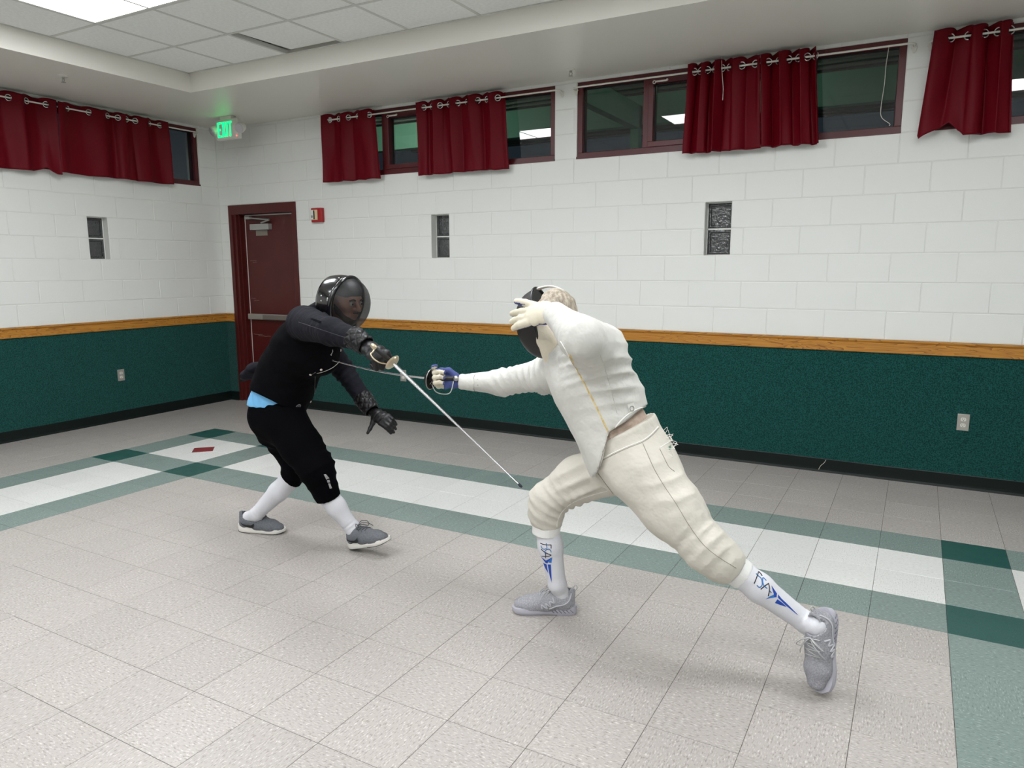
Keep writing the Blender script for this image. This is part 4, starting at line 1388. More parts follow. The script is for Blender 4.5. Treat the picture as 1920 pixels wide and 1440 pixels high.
# shoes
fF = nrm((-.9, -.42, 0))
ovl = mat('pale_shoe_overlay', (186, 186, 192), .5)
_, shWF, _ = shoe(F2, np.array([5.800, -2.995, .003]), fF, (0, 0, 1), shoeg, soleg, laceg, overlay=ovl, open_to=ankF)
tB = np.array([6.835, -3.165, .012])
tB = P(1541, 1299, -3.150)
fwdB = nrm(tB - P(1556, 1146, -3.05))
solen = nrm(-.62 * CF - .80 * CR - .1 * CD)
solen = nrm(solen - fwdB * (solen @ fwdB))
hB_ = tB - fwdB * .298
_, shWB, _ = shoe(F2, hB_, fwdB, solen, shoeg, soleg, laceg, .305, wide=1.1, overlay=ovl, open_to=ankB)

# socks
LOGO_F = {'blk': [[(1013.1, 1018.3), (1018, 1020.4), (1025, 1021.7), (1033.5, 1021.7)], [(1033.2, 1021.5), (1033.2, 1028.3)],
                  [(1015.0, 1029.6), (1019, 1033.5), (1025, 1037.2), (1033.6, 1040.8)], [(1033.6, 1040.8), (1027, 1043), (1016, 1042.6)], [(1023, 1037.5), (1022.9, 1046.3)]],
          'blu': [[(1024.5, 1018.6), (1024.6, 1022), (1025.3, 1027.5), (1020, 1029.8), (1016, 1027), (1014.5, 1023)], [(1033.2, 1035.6), (1032, 1031.5), (1027.5, 1029.5), (1022, 1033), (1022.6, 1039)]]}
STAR_F = [('navy', [(1014.5, 1043.5), (1024, 1050.8), (1035.6, 1044.6), (1028, 1053), (1027, 1056), (1023.5, 1055.5)]), ('sky', [(1035.6, 1044.8), (1034, 1055.6), (1028.2, 1054.6), (1029, 1052)]),
          ('navy', [(1018.7, 1055.2), (1025, 1058), (1028.2, 1074.5), (1022.5, 1065)]), ('navy', [(1027.2, 1058.2), (1033, 1058.2), (1034.8, 1093), (1031, 1080)])]
sB = 110 / 1440.
def bk(l): return [(1400 + x * sB, 1055 + y * sB) for x, y in l]
LOGO_B = {'blk': [bk([(180, 515), (230, 400), (290, 220)]), bk([(290, 220), (335, 260), (380, 325)]), bk([(345, 655), (440, 575), (535, 510)]), bk([(535, 510), (560, 640), (528, 820)])],
          'blu': [bk([(228, 268), (290, 330), (362, 400), (378, 545), (312, 605), (252, 555)]), bk([(480, 440), (410, 372), (390, 410), (412, 545), (500, 632)]), bk([(560, 690), (605, 735)])]}
STAR_B = [('navy', bk([(600, 555), (660, 640), (740, 760), (728, 850), (670, 840), (660, 760)])), ('sky', bk([(465, 895), (560, 830), (665, 780), (700, 850), (560, 870)])),
          ('navy', bk([(690, 985), (752, 895), (880, 990), (978, 1085), (850, 1045)])), ('navy', bk([(765, 775), (850, 880), (990, 1010), (1270, 1292), (1230, 1270), (960, 1050), (765, 860)]))]
LM = {'blk': mat('logo_black', (22, 22, 30), .7), 'blu': mat('logo_blue', (52, 112, 170), .7), 'navy': mat('logo_navy', (18, 66, 160), .7), 'sky': mat('logo_sky', (40, 112, 190), .7)}
for top, an, lg, st, sg, sw in ((cufF, ankF, LOGO_F, STAR_F, (.054, .0535, .038), shWF), (cufB, ankB, LOGO_B, STAR_B, (.052, .052, .038), shWB)):
    sf = Field(.0055)
    m_ = top + (an - top) * .35
    sf.chain([top - (an - top) * .12, m_, an, sw(.062, 0, .080), sw(.062, 0, .055)], [sg[0], sg[1], sg[2], .033, .028], k=.02)
    so, sb = cloth('sock', sf, sockw, F2, [(an, .06, an - top, .02, .002)], .0008, 30, 2)
    for key, strokes in lg.items():
        mbs = MB()
        for sk in strokes:
            mbs.tube([onsurf(sb, u, v, .0006, 2.9)[0] for u, v in dens(sk, 4)], .0019, 5)
        mbs.obj('logo_lettering', LM[key], so, smooth=True)
    for key, poly in st:
        patch('logo_star', sb, poly, LM[key], so, .0012)

# mask
hR = P(1021, 606, -3.08)                                   # centre of the mask rim
mF = nrm(-.87 * CR + .22 * CD + .42 * CF); mU = nrm(-CD * .98 - CR * .10 + CF * .02); mU = nrm(mU - mF * (mU @ mF)); mS = np.cross(mU, mF)
MK = empty('fencing_mask', hR, parent=F2)
def dome(c, F_, U_, S_, a, b, d, n=26, m=14, pw=2.2):
    V = []; Fc = []
    for i in range(m + 1):
        t = i / m * math.pi / 2
        r = math.cos(t) ** (2 / pw); x = math.sin(t) ** (2 / pw)
        for k in range(n):
            an = 2 * math.pi * k / n
            V.append(c + F_ * d * x + r * (S_ * a * math.cos(an) + U_ * b * math.sin(an)))
    for i in range(m):
        for k in range(n):
            Fc.append((i * n + k, i * n + (k + 1) % n, (i + 1) * n + (k + 1) % n, (i + 1) * n + k))
    return V, Fc
V, Fc = dome(hR, mF, mU, mS, .112, .150, .120)
obj('wire_mesh', V, Fc, maskm, MK, smooth=True, fix=False)
mb = MB()
ringp = [hR + mS * .114 * math.cos(t) + mU * .152 * math.sin(t) for t in np.linspace(0, 2 * math.pi, 40)]
mb.tube(ringp, .007, 8, cap=False); mb.obj('rim', blackp, MK, smooth=True)
# side trim and bib
bf = Field(.006)
for s_ in (-1, 1):
    bf.cone(hR + mS * s_ * .102 + mU * .03 - mF * .01, hR + mS * s_ * .098 - mU * .075 - mF * .035, .020, .030, mS, .45, .02)
    bf.cone(hR + mS * s_ * .085 - mU * .09 - mF * .03, hR + mS * s_ * .05 - mU * .165 - mF * .012, .040, .030, mS, .5, .03)
bf.cone(hR - mU * .13 + mS * .05 - mF * .03, hR - mU * .13 - mS * .05 - mF * .03, .032, .032, k=.03)
bf.cone(hR - mU * .13 + mS * .03 - mF * .03, hR - mU * .195 - mF * .012, .034, .022, mS, 1.6, .03)
cloth('bib', bf, bibm, MK, amp=.0015, scale=30, seed=4)
mb = MB()
st = [hR + mU * .150 - mF * .0, hR + mU * .150 - mF * .04, hR + mU * .136 - mF * .085, hR + mU * .098 - mF * .122, hR + mU * .055 - mF * .140]
pts = dens(st, 6)
V = []; 
for p in pts:
    for s_ in (-1, 1): V.append(p + mS * s_ * .016)
Fs = [(2 * i, 2 * i + 1, 2 * i + 3, 2 * i + 2) for i in range(len(pts) - 1)]
so_ = obj('tongue_strap', V, Fs, seamw, MK, smooth=True, fix=False); sm = so_.modifiers.new('t', 'SOLIDIFY'); sm.thickness = .006
# hair at the back of the head
hf = Field(.006)
hf.cone(hdc + upv * .040 - mF * .012, hdc - upv * .03 - mF * .024, .085, .074, k=.03)
hf.cut(hdc + mF * .02, mF)
cloth('hair', hf, hairg, F2, amp=.003, scale=60, seed=12)
er = Field(.004); er.cone(hdc + mS * -.0 + upv * .03 - mF * .0 - CF * .086, hdc + upv * .055 - CF * .088 - mF * .006, .010, .013, k=.01)

# gloves ------------------------------------------------------------------
# left hand thrown up in front of the mask, back of the hand towards the viewer
XL = nrm(P(950, 588, -3.31) - wrL); ZL = nrm(-CF + .35 * (-CD))
fl_, WL_, tl_ = hand_field(.0034, wrL + XL * .020, XL, ZL, False,
    [(-.05, .10, .1), (.08, .12, .1), (.14, .14, .1), (.20, .14, .1)], [.20, .0, -.07, -.13], [(.015, .022, -.006), (.05, .046, -.020), (.080, .056, -.030), (.104, .062, -.036)], 1.15, fat=1.22)
GL = empty('glove', wrL, parent=F2)
V, Fq = fl_.mesh(1)
go_ = obj('glove_shell', V, Fq, [glovew, gloveb], GL, smooth=True, fix=False)
Nn = normals(V, Fq)
ZLn = nrm(ZL - XL * (ZL @ XL))
fn_ = Nn[Fq].mean(1); fc_ = V[Fq].mean(1) - wrL
YLn = -np.cross(ZLn, XL)
pal = (fn_ @ ZLn < -.25) | ((fc_ @ YLn > .036) & (fc_ @ XL > .08) & (fn_ @ CD > .25)) | ((fc_ @ XL < .06) & (fn_ @ CD > .75))
go_.data.polygons.foreach_set('material_index', pal.astype(np.int32))
gc = Field(.005); gc.cone(wrL - XL * .02, wrL + XL * .02, .040, .033, k=.005); gc.cut(wrL + XL * .025, XL); gc.cut(wrL - XL * .03, -XL)
cloth('glove_cuff', gc, glovew, GL, amp=.001, scale=40)
# right hand closed on the grip: palm side towards the viewer
XR_ = nrm(P(812, 712, -2.96) - wrR); ZR_ = nrm(CF * .85 + CD * .45)
fr_, WR_, tr_ = hand_field(.0034, wrR + XR_ * .03, XR_, ZR_, True,
    [(.75, 1.0, .7), (1.15, 1.45, .9), (1.2, 1.5, .95), (1.25, 1.5, .95)], [.05, .0, -.03, -.06], [(.012, .022, -.012), (.045, .038, -.028), (.078, .033, -.036), (.100, .026, -.038)], 1.04)
GR = empty('glove', wrR, parent=F2)
V, Fq = fr_.mesh(1)
go_ = obj('glove_shell', V, Fq, [glovew, gloveb], GR, smooth=True, fix=False)
cen = V[Fq].mean(1) - (wrR + XR_ * .03)
YR_ = np.cross(nrm(ZR_ - XR_ * (ZR_ @ XR_)), XR_)
lx, ly = cen @ XR_, cen @ YR_
blue = ((lx < .062) & (lx > -.012)) | (ly > .030)
go_.data.polygons.foreach_set('material_index', blue.astype(np.int32))
gc = Field(.005); gc.cone(wrR - XR_ * .055, wrR + XR_ * .022, .043, .037, k=.005); gc.cut(wrR + XR_ * .024, XR_); gc.cut(wrR - XR_ * .055, -XR_)
co, cb = cloth('glove_cuff', gc, wfab, GR, [(wrR, .05, XR_, .03, .002)], .001, 40)

# épée-like sword in that hand ----------------------------------------------
S2 = empty('fencing_sword', P(806, 711, -2.97))
tag(S2, 'slim practice sword with black bell guard held by the white fencer', 'sword')
tip2 = P(624, 676, -3.02)
gd = P(806, 710, -2.975)
bd = nrm(tip2 - gd)
mb = MB()
path = []
for t in np.linspace(0, 1, 24):
    p = gd + (tip2 - gd) * t
    p = p + np.array([0, 0, -.012]) * math.sin(math.pi * t)
    path.append(p)
mb.tube(path, np.linspace(.0052, .0026, 24), 6); mb.obj('blade', steel_d, S2, smooth=40)
mb = MB(); mb.ball(tip2, .005, 6); mb.obj('blade_tip', dark, S2)
blackg = mat('black_guard_lining', (14, 14, 15), .6)
gx_ = bd
mb = MB(); mb.lathe([(.004, .030), (.022, .027), (.040, .016), (.0505, .0), (.052, -.002), (.0505, -.003), (.038, .012), (.02, .022), (.004, .025)], gd - gx_ * .008, gx_, 30)
GD = mb.obj('bell_guard', blackg, S2, smooth=40)
mb = MB(); mb.torus(gd - gx_ * .009, gx_, .0505, .0022, 36, 6); mb.obj('guard_rim', steel, GD, smooth=True)
gripe = WR_(.015, -.004, -.034)
mb = MB(); mb.tube([gd, gd + (gripe - gd) * .5, gripe], [.0095, .0105, .010], 10); mb.obj('grip', mat('dark_grip', (40, 36, 34), .6), S2, smooth=50)
mb = MB(); mb.ball(gripe + nrm(gripe - gd) * .012, .0135, 8); PM = mb.obj('pommel', steel, S2, smooth=True)
qd = nrm(-CD * .75 + CR * .55 - CF * .2)
mb = MB(); mb.tube([gd - gx_ * .02 - qd * .03, gd - gx_ * .02 + qd * .055], .0022, 6); mb.obj('cross_bar', steel, S2)
low = CD * .9 - CF * .35
mb = MB(); mb.tube(dens([gd - gx_ * .012 + low * .028, gd - gx_ * .035 + low * .062, gd - gx_ * .075 + low * .068, gd - gx_ * .115 + low * .052, gripe + low * .012], 6), .0026, 6); mb.obj('knuckle_bow', steel, S2, smooth=True)

# ================================================================== fencer in black
kfab = mat('black_jacket_cotton', (9, 9, 12), .9, spec=.06, bump=(12, .5, .02))
ksl = mat('black_sleeve_cotton', (24, 24, 31), .85, spec=.15, bump=(13, .6, .02))
kbr = mat('black_breeches', (6, 6, 9), .9, spec=.05, bump=(12, .3, .012))
leath = mat('black_glove_leather', (20, 19, 21), .42, spec=.35, bump=(70, .3, .004))
blue = mat('light_blue_shirt', (110, 176, 222), .8, bump=(25, .4, .008))
shellm = mat('black_hard_shell', (15, 15, 18), .18, spec=.6, coat=.4)
shoek = mat('dark_grey_shoe_knit', (112, 115, 120), .8, bump=(260, .8, .003), var=(150, (92, 95, 100), .2))
solew = mat('white_foam_sole', (222, 219, 212), .6)
laced = mat('dark_lace', (84, 86, 90), .7)
brass = mat('pale_brass', (205, 190, 162), .32, .85)
snapm = mat('pearl_snap', (222, 206, 198), .25, .2)
beardm = mat('dark_beard', (58, 42, 36), .8, bump=(200, .8, .004))
skin1 = mat('face_skin', (206, 158, 138), .5, var=(30, (192, 140, 122), .3))

F1 = empty('person', (4.05, -2.92, 0))
tag(F1, 'fencer in black jacket and black mask parrying with a lowered blade', 'person')
latH1 = nrm((.25, -.97, 0)); latC1 = nrm((.18, -.98, 0))
pel1 = P(522, 768, -2.95); wst1 = P(531, 728, -2.95); mid1 = P(545, 690, -2.95); che1 = P(572, 648, -2.95); upc1 = P(588, 618, -2.95); nck1 = P(612, 592, -2.95)
hd1 = P(645, 563, -2.95)
hF1 = P(534, 790, -3.00); kF1 = P(592, 876, -3.02); cF1 = P(614, 929, -2.97); aF1 = P(661, 990, -2.90)
hB1 = P(516, 788, -2.90); kB1 = P(560, 866, -2.88); cB1 = P(545, 898, -2.90); aB1 = P(481, 964, -2.975)
sR1 = P(571, 606, -3.10); eR1 = P(621, 621, -3.30); wR1 = P(672, 638, -3.33)
sL1 = P(606, 640, -2.74); eL1 = P(643, 692, -2.58); wL1 = P(683, 750, -2.62)
fF1 = nrm(.80 * CR + .30 * CD - .45 * CF)                     # he looks to the right of the picture, chin lowered
u1 = nrm(np.array([0, 0, 1.]) - fF1 * fF1[2]); s1 = np.cross(u1, fF1)
H = lambda f, s, u: hd1 + f * fF1 + s * s1 + u * u1          # head space: forward, side, up
b1 = Field(.0065)
b1.chain([pel1, wst1, mid1, che1, upc1], [.12, .11, .11, .112, .085], latC1, [1.2, 1.2, 1.25, 1.35, 1.5], .05)
b1.chain([upc1, nck1, H(-.02, 0, -.06)], [.07, .055, .055], k=.04)
b1.cone(H(-.028, 0, .022), H(.010, 0, .030), .080, .074, k=.03)              # skull
b1.cone(H(.03, 0, -.01), H(.045, 0, -.062), .058, .040, s1, 1.1, .03)        # face and jaw
b1.cone(H(.062, 0, -.088), H(.068, 0, -.084), .020, .018, s1, 1.2, .02)      # chin
b1.cone(H(.078, -.028, .022), H(.078, .028, .022), .012, .012, k=.014)       # brow
b1.cone(H(.090, 0, .012), H(.112, 0, -.022), .008, .012, k=.010)             # nose
b1.cone(H(.094, -.010, -.027), H(.094, .010, -.027), .0085, .0085, k=.008)
b1.cone(H(.088, -.016, -.052), H(.088, .016, -.052), .0075, .0075, k=.006)   # lips
b1.cone(H(.086, -.014, -.062), H(.086, .014, -.062), .0075, .0075, k=.006)
for q in (-1, 1):
    b1.cone(H(.094, q * .031, .004), H(.096, q * .033, .004), .012, .012, k=.010, sub=True)
    b1.cone(H(.064, q * .043, -.018), H(.056, q * .050, -.014), .020, .018, k=.02)       # cheek
    b1.cone(H(-.012, q * .076, .012), H(-.016, q * .080, -.022), .014, .010, s1, .5, .008)   # ear
b1.chain([hF1, kF1, cF1, aF1], [.080, .040, .036, .026], k=.03); b1.cone(pel1, hF1, .11, .085, k=.05)
b1.chain([hB1, kB1, cB1, aB1], [.080, .040, .036, .026], k=.03); b1.cone(pel1, hB1, .11, .085, k=.05)
b1.chain([sR1, eR1, wR1], [.05, .04, .028], k=.04); b1.cone(upc1, sR1, .08, .052, k=.05)
b1.chain([sL1, eL1, wL1], [.05, .04, .028], k=.04); b1.cone(upc1, sL1, .08, .052, k=.05)
cloth('body', b1, skin1, F1, amp=0)
for q in (-1, 1):
    mb = MB(); mb.ball(H(.0815, q * .032, .004), .0115, 8); eo = mb.obj('eye', mat('eye_white', (214, 208, 200), .3), F1, smooth=True)
    mb = MB(); mb.lathe([(.0055, 0), (.004, .0012), (.0, .0018)], H(.0922, q * .032, .004), fF1, 12); mb.obj('iris', mat('iris_dark', (36, 28, 24), .2), eo, smooth=True)
    mb = MB(); mb.tube(dens([H(.092, q * .016, .022), H(.093, q * .032, .028), H(.082, q * .050, .020)], 5), [.004] * 10 + [.0025], 6); mb.obj('eyebrow', beardm, F1, smooth=True)
bd_ = Field(.005)
bd_.cone(H(.058, 0, -.088), H(.070, 0, -.092), .026, .022, s1, 1.3, .02)
for q in (-1, 1):
    bd_.cone(H(.060, q * .026, -.080), H(.022, q * .052, -.050), .020, .014, s1, .8, .02)
    bd_.cone(H(.022, q * .053, -.050), H(-.004, q * .066, .000), .014, .010, s1, .7, .02)
bd_.cone(H(.094, -.018, -.043), H(.094, .018, -.043), .0055, .0055, k=.004)
cloth('beard', bd_, beardm, F1, amp=.0012, scale=120, seed=3)
hb_ = Field(.006)
hb_.cone(H(-.028, 0, .034), H(.006, 0, .040), .086, .080, k=.03)
hb_.cut(H(.03, 0, .034), -nrm(u1 + fF1 * .18))
cloth('black_cap', hb_, mat('black_cap_cloth', (16, 16, 18), .9), F1, amp=.0008, scale=40)

# jacket with sleeves
j1 = Field(.0068)
j1.chain([P(520, 757, -2.95), wst1, mid1, che1, upc1], [.150, .150, .143, .145, .115], latC1, [1.12, 1.12, 1.15, 1.2, 1.35], .06)
j1.cone(P(598, 655, -2.96), P(600, 672, -2.95), .105, .095, latC1, 1.2, .05)    # padded chest
j1.chain([upc1, nck1], [.095, .075], k=.04)
j1.cone(upc1, sR1, .105, .088, k=.05); j1.cone(upc1, sL1, .10, .082, k=.05)
kA, kB, kC = P(467, 728, -2.90), P(540, 768, -3.12), P(574, 784, -2.95)
kn = np.cross(kB - kA, kC - kA); kn = nrm(kn) * (1 if np.dot(kn, wst1 - che1) > 0 else -1)
j1.cut(kA, kn)
terms = [(P(520, 680, -3.1), .16, (.5, 0, 1), .07, .005), (P(560, 740, -3.1), .16, (1, 0, .2), .08, .004), (che1, .2, (-.4, .1, 1), .07, .004)]
jk1, jb1 = cloth('jacket', j1, kfab, F1, terms, .0016, 15, 21)
for nm, (a, b, c), rr in (('sleeve', (sR1, eR1, wR1 - (wR1 - eR1) * .02), (.090, .061, .047)), ('sleeve', (sL1, eL1, wL1), (.080, .060, .047))):
    sf = Field(.006); sf.chain([a, b, c], rr, k=.03)
    so, sb_ = cloth(nm, sf, ksl, jk1, [(b, .12, c - a, .04, .006), (a, .1, b - a, .05, .005)], .0014, 18, 4)
    if a is sR1:
        seam('sleeve_seam', sb_, [(560, 604), (590, 614), (620, 624), (650, 634)], mat('black_stitch', (44, 44, 52), .7), so, .0014)
        patch('sleeve_pocket', sb_, [(581, 598), (586, 597), (604, 603), (600, 607)], kbr, so, .002)
edge = mat('pale_jacket_edge', (176, 172, 164), .6)
seam('front_edge', jb1, [(647, 654), (643, 667), (634, 680), (622, 690), (606, 697), (594, 700)], edge, jk1, .0018, .001, 3.85)
seam('front_edge', jb1, [(591, 728), (588, 745), (582, 762), (574, 780)], mat('dark_jacket_edge', (90, 92, 92), .6), jk1, .0012, .001, 3.85)
for (u, v) in ((638, 657), (602, 693), (582, 753), (573, 777)):
    q, qn = onsurf(jb1, u, v, .001, 3.85)
    mb = MB(); mb.lathe([(.007, 0), (.0065, .003), (.003, .0045)], q, qn, 14); mb.obj('snap', snapm, jk1, smooth=True)
q, qn = onsurf(jb1, 559, 762, .001, 3.8)
mb = MB(); mb.lathe([(.016, 0), (.016, .0012)], q, qn, 24); EM = mb.obj('round_emblem', mat('emblem_grey', (120, 120, 126), .6), jk1)
mb = MB(); mb.torus(q + qn * .0015, qn, .0085, .0022, 20, 5); mb.ball(q + qn * .001, .003, 5); mb.obj('emblem_print', mat('emblem_dark', (40, 40, 46), .6), EM)
# loose jacket tail behind
tf = Field(.006)
tf.chain([P(482, 690, -2.93), P(468, 702, -2.93), P(456, 712, -2.94)], [.035, .028, .012], (0, 1, 0), 2.2, .02)
cloth('jacket_flap', tf, ksl, jk1, amp=.002, scale=30)
cf = Field(.006); cf.cone(P(598, 596, -2.95), P(610, 588, -2.95), .082, .078, k=.02); cf.cut(P(614, 584, -2.95), nrm(nck1 - upc1)); cloth('collar', cf, ksl, jk1, amp=.001)

# blue shirt tail
sf = Field(.006)
sf.chain([wst1, P(517, 762, -2.95)], [.140, .149], latH1, [1.12, 1.12], .03)
pA, pB, pC = P(463, 752, -2.90), P(500, 768, -3.12), P(560, 768, -2.95)
pn = np.cross(pB - pA, pC - pA); pn = nrm(pn) * (1 if np.dot(pn, wst1 - che1) > 0 else -1)
sf.cut(pA, pn)
cloth('blue_shirt', sf, blue, F1, [(P(490, 745, -3.1), .1, (1, 0, .4), .05, .004)], .002, 25, 2)

# breeches
r1 = Field(.0068)
r1.chain([P(525, 748, -2.95), pel1], [.134, .145], latH1, [1.12, 1.12], .05)
r1.cone(P(512, 782, -2.96), P(520, 800, -2.96), .128, .12, latH1, 1.15, .05)
r1.chain([hF1, P(566, 838, -3.02), kF1, cF1], [.125, .104, .090, .070], k=.045)
r1.chain([hB1, P(543, 835, -2.90), kB1, cB1], [.120, .094, .078, .064], k=.045)
r1.cut(cF1 + (cF1 - kF1) * .08, cF1 - kF1, only=(cF1, .13)); r1.cut(cB1, nrm(aB1 - cB1), only=(cB1 + (aB1 - cB1) * .2, .12))
terms = [(kF1, .13, cF1 - hF1, .05, .006), (P(520, 830, -3.0), .14, (.3, 0, 1), .06, .005)]
br1, bb1 = cloth('breeches', r1, kbr, F1, terms, .0016, 16, 31)
lgm = mat('grey_brand_print', (168, 166, 168), .6)
Lc = lambda l: [(600 + x / 28.8, 880 + y / 28.8) for x, y in l]
for pl_ in (Lc([(200, 270), (310, 260), (500, 470), (330, 550)]), Lc([(365, 580), (500, 560), (540, 700), (400, 715)]), Lc([(430, 760), (540, 760), (640, 1010), (520, 1045)])):
    patch('cuff_print', bb1, pl_, lgm, br1, .0018, near=3.7)
# shoes: the front one on its heel with the toe up, the back one flat
_, sh1F, _ = shoe(F1, np.array([4.395, -2.895, .006]), nrm((.955, -.02, .30)), nrm((-.30, -.06, .95)), shoek, solew, laced, .300, dark, (dark, -1), open_to=aF1)
_, sh1B, _ = shoe(F1, np.array([3.622, -2.995, .004]), nrm((.93, .32, .0)), (0, 0, 1), shoek, solew, laced, .298, dark, (dark, -1), open_to=aB1)

# socks
for top, an, rr, sw in ((cF1, aF1, (.060, .053, .038), sh1F), (cB1, aB1, (.060, .056, .039), sh1B)):
    sf = Field(.0055); sf.chain([top - (an - top) * .2, top + (an - top) * .35, an, sw(.060, 0, .08), sw(.060, 0, .055)], [rr[0], rr[1], rr[2], .032, .028], k=.02)
    cloth('sock', sf, sockw, F1, [(an, .06, an - top, .022, .003)], .001, 30, 2)
mb = MB()
# mask: glossy shell at the back, wire dome in front of the face
wire1 = bpy.data.materials.new('black_see_through_wire'); wire1.use_nodes = True
wire_mat(wire1, .68, (14, 14, 16), .5)
MK1 = empty('fencing_mask', hd1, parent=F1)
rc = H(.022, 0, -.012)
V, Fc = dome(rc, fF1, u1, s1, .114, .136, .116, 30, 14, 2.3)
obj('wire_dome', V, Fc, wire1, MK1, smooth=True, fix=False)
mb = MB(); mb.tube([rc + s1 * .115 * math.cos(t) + u1 * .137 * math.sin(t) for t in np.linspace(0, 2 * math.pi, 40)], .011, 8, cap=False); mb.obj('rim', shellm, MK1, smooth=True)
V = []; Fc = []
N_, Mm = 24, 8
for i in range(Mm + 1):
    t = i / Mm
    for k in range(N_ + 1):
        an = math.radians(-38) + math.radians(256) * k / N_
        g = 1 - .16 * t ** 2
        V.append(rc - fF1 * (.006 + .112 * t) + g * (s1 * .115 * math.cos(an) + u1 * .136 * math.sin(an)))
for i in range(Mm):
    for k in range(N_):
        a = i * (N_ + 1) + k
        Fc.append((a, a + 1, a + N_ + 2, a + N_ + 1))
sh = obj('hard_shell', V, Fc, shellm, MK1, smooth=True, fix=False); sm = sh.modifiers.new('t', 'SOLIDIFY'); sm.thickness = .005
shb = BVHTree.FromPolygons([Vector(v) for v in V], Fc)
for (u, v) in ((604, 555), (604, 564), (615, 563.5), (625, 561.5), (626, 544), (636, 523)):
    q, qn = onsurf(shb, u, v, .0, 3.8)
    qn = qn if qn @ CF < 0 else -qn
    mb = MB(); mb.lathe([(.0052, 0), (.0045, .0035), (.002, .005)], q + qn * .004, qn, 12); mb.obj('rivet', steel, MK1, smooth=True)
q, qn = onsurf(shb, 605.5, 531, .0, 3.8); qn = qn if qn @ CF < 0 else -qn
patch('shell_sticker', shb, [(603, 529), (608, 528), (608, 533), (603, 534)], white_pl, MK1, .005, near=3.8)
seam('shell_seam', shb, [(598, 562), (610, 560), (622, 558), (632, 557)], shellm, MK1, .002, .004, 3.8)
bf = Field(.006)
bf.cone(rc - u1 * .13 + s1 * .05 - fF1 * .03, rc - u1 * .13 - s1 * .05 - fF1 * .03, .04, .04, k=.03)
bf.cone(rc - u1 * .13 - fF1 * .04, rc - u1 * .20 - fF1 * .02, .045, .03, s1, 1.7, .03)
for q in (-1, 1): bf.cone(rc + s1 * q * .10 - u1 * .07 - fF1 * .03, rc + s1 * q * .06 - u1 * .14 - fF1 * .03, .03, .035, s1, .6, .03)
cloth('bib', bf, mat('dark_bib_cloth', (34, 36, 40), .8), MK1, amp=.001)

# gloves with quilted gauntlets
def quilt(name, parent, a, b, ra, rb, seed):
    ax = nrm(b - a)
    n, m_ = 84, 26
    t1 = nrm(np.cross(ax, (0, 0, 1))); t2 = np.cross(ax, t1)
    V = []; Fc = []
    L = np.linalg.norm(b - a)
    for i in range(m_ + 1):
        t = i / m_
        for k in range(n):
            an = 2 * math.pi * k / n
            r = ra + (rb - ra) * t
            d1_ = abs(math.sin((an * 7 + t * L * 150) / 2)); d2_ = abs(math.sin((an * 7 - t * L * 150) / 2))
            r += .0062 * min(1, 1.6 * min(d1_, d2_)) if 0 < i < m_ else 0
            V.append(a + ax * L * t + r * (math.cos(an) * t1 + math.sin(an) * t2))
    for i in range(m_):
        for k in range(n): Fc.append((i * n + k, i * n + (k + 1) % n, (i + 1) * n + (k + 1) % n, (i + 1) * n + k))
    o = obj(name, V, Fc, leath, parent, smooth=True)
    sm = o.modifiers.new('t', 'SOLIDIFY'); sm.thickness = .004
    return o
# sword hand
g1 = P(737, 681, -3.36); tip1 = P(976, 911, -3.34)
bd1 = nrm(tip1 - g1)
XH = nrm(g1 - wR1 + bd1 * .06); ZH = nrm(-.75 * CF - .62 * CD + .12 * CR)
G1 = empty('glove', wR1, parent=F1)
quilt('gauntlet', G1, wR1 - XH * .035 - (wR1 - eR1) * .02, wR1 + XH * .055, .050, .040, 1)
f1_, W1_, t1_ = hand_field(.0034, wR1 + XH * .055, XH, ZH, True, [(1.0, 1.25, .8), (1.15, 1.35, .9), (1.2, 1.4, .9), (1.25, 1.4, .9)], [.03, .0, -.02, -.05],
    [(.012, .026, -.012), (.045, .040, -.028), (.075, .034, -.040), (.096, .022, -.046)], 1.1, .010)
V, Fq = f1_.mesh(1); V = wrinkle(V, Fq, [(W1_(.085, 0, .015), .05, XH, .02, .003)], .0012, 60, 3)
obj('glove_shell', V, Fq, leath, G1, smooth=True, fix=False)
S1 = empty('smallsword', g1)
tag(S1, 'smallsword with pale brass guard and rubber tip held by the black fencer', 'sword')
mb = MB()
pth = [g1 + (tip1 - g1) * t for t in np.linspace(0, 1, 20)]
mb.tube(pth, np.linspace(.0082, .0022, 20), 6); mb.obj('blade', steel_d, S1, smooth=30)
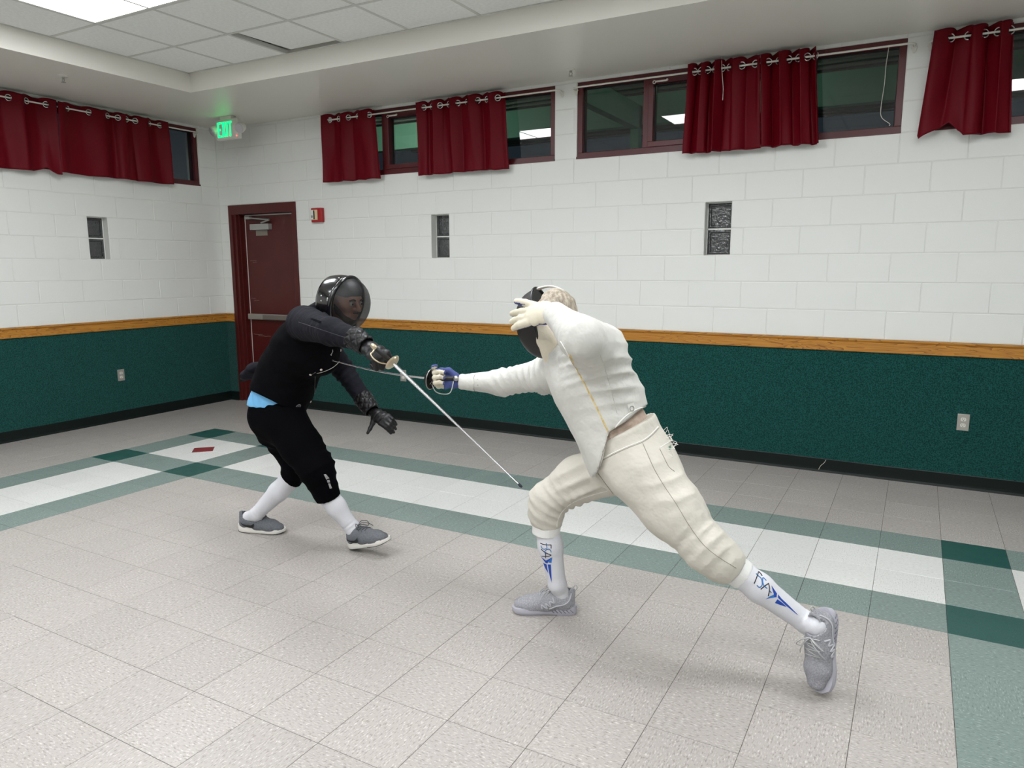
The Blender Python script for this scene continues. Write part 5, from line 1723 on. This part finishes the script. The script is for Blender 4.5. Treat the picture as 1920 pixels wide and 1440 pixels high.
mb = MB(); mb.tube([tip1 - bd1 * .012, tip1, tip1 + bd1 * .008], [.005, .0062, .004], 10); mb.obj('rubber_tip', mat('navy_rubber', (24, 30, 44), .6), S1)
mb = MB(); mb.lathe([(.006, -.006), (.034, -.003), (.038, .0), (.034, .006), (.010, .010), (.006, .012)], g1 - bd1 * .006, bd1, 24); mb.obj('shell_guard', brass, S1, smooth=40)
pm = P(701, 650, -3.42)
mb = MB(); mb.tube([g1 - bd1 * .01, g1 + (pm - g1) * .5, pm], [.009, .011, .009], 10); mb.obj('grip', dark, S1, smooth=True)
mb = MB(); mb.lathe([(.006, -.014), (.011, -.010), (.012, 0), (.009, .010), (.005, .016)], pm, nrm(pm - g1), 14); mb.obj('pommel', brass, S1, smooth=40)
bow = [P(701, 656, -3.43), P(699, 660, -3.44), P(695, 664, -3.45), P(700, 672, -3.45), P(708, 678, -3.44), P(716, 681, -3.42), P(728, 683, -3.38)]
mb = MB(); mb.tube(dens(bow, 5), .0032, 6); mb.obj('knuckle_bow', brass, S1, smooth=True)
mb = MB(); mb.ball(P(741, 672, -3.37), .006, 6); mb.obj('quillon_end', brass, S1, smooth=True)
# empty hand
XE = nrm(P(727, 783, -2.66) - P(688, 757, -2.62)); ZE = nrm(-.9 * CF - .35 * CD + .15 * CR)
G0 = empty('glove', wL1, parent=F1)
ga = nrm(P(703, 778, -2.63) - wL1)
quilt('gauntlet', G0, wL1 - ga * .03, wL1 + ga * .085, .052, .042, 2)
wst_h = P(703, 775, -2.63)
f0_, W0_, t0_ = hand_field(.0034, wst_h, XE, ZE, False, [(.35, .55, .5), (.30, .6, .5), (.32, .6, .5), (.35, .6, .5)], [-.10, .02, .04, .06],
    [(.012, .020, -.006), (.030, .050, -.016), (.040, .085, -.024), (.046, .112, -.030)], .98, .010)
V, Fq = f0_.mesh(1); V = wrinkle(V, Fq, [(W0_(.03, 0, .015), .05, XE, .02, .003)], .001, 60, 3)
obj('glove_shell', V, Fq, leath, G0, smooth=True, fix=False)
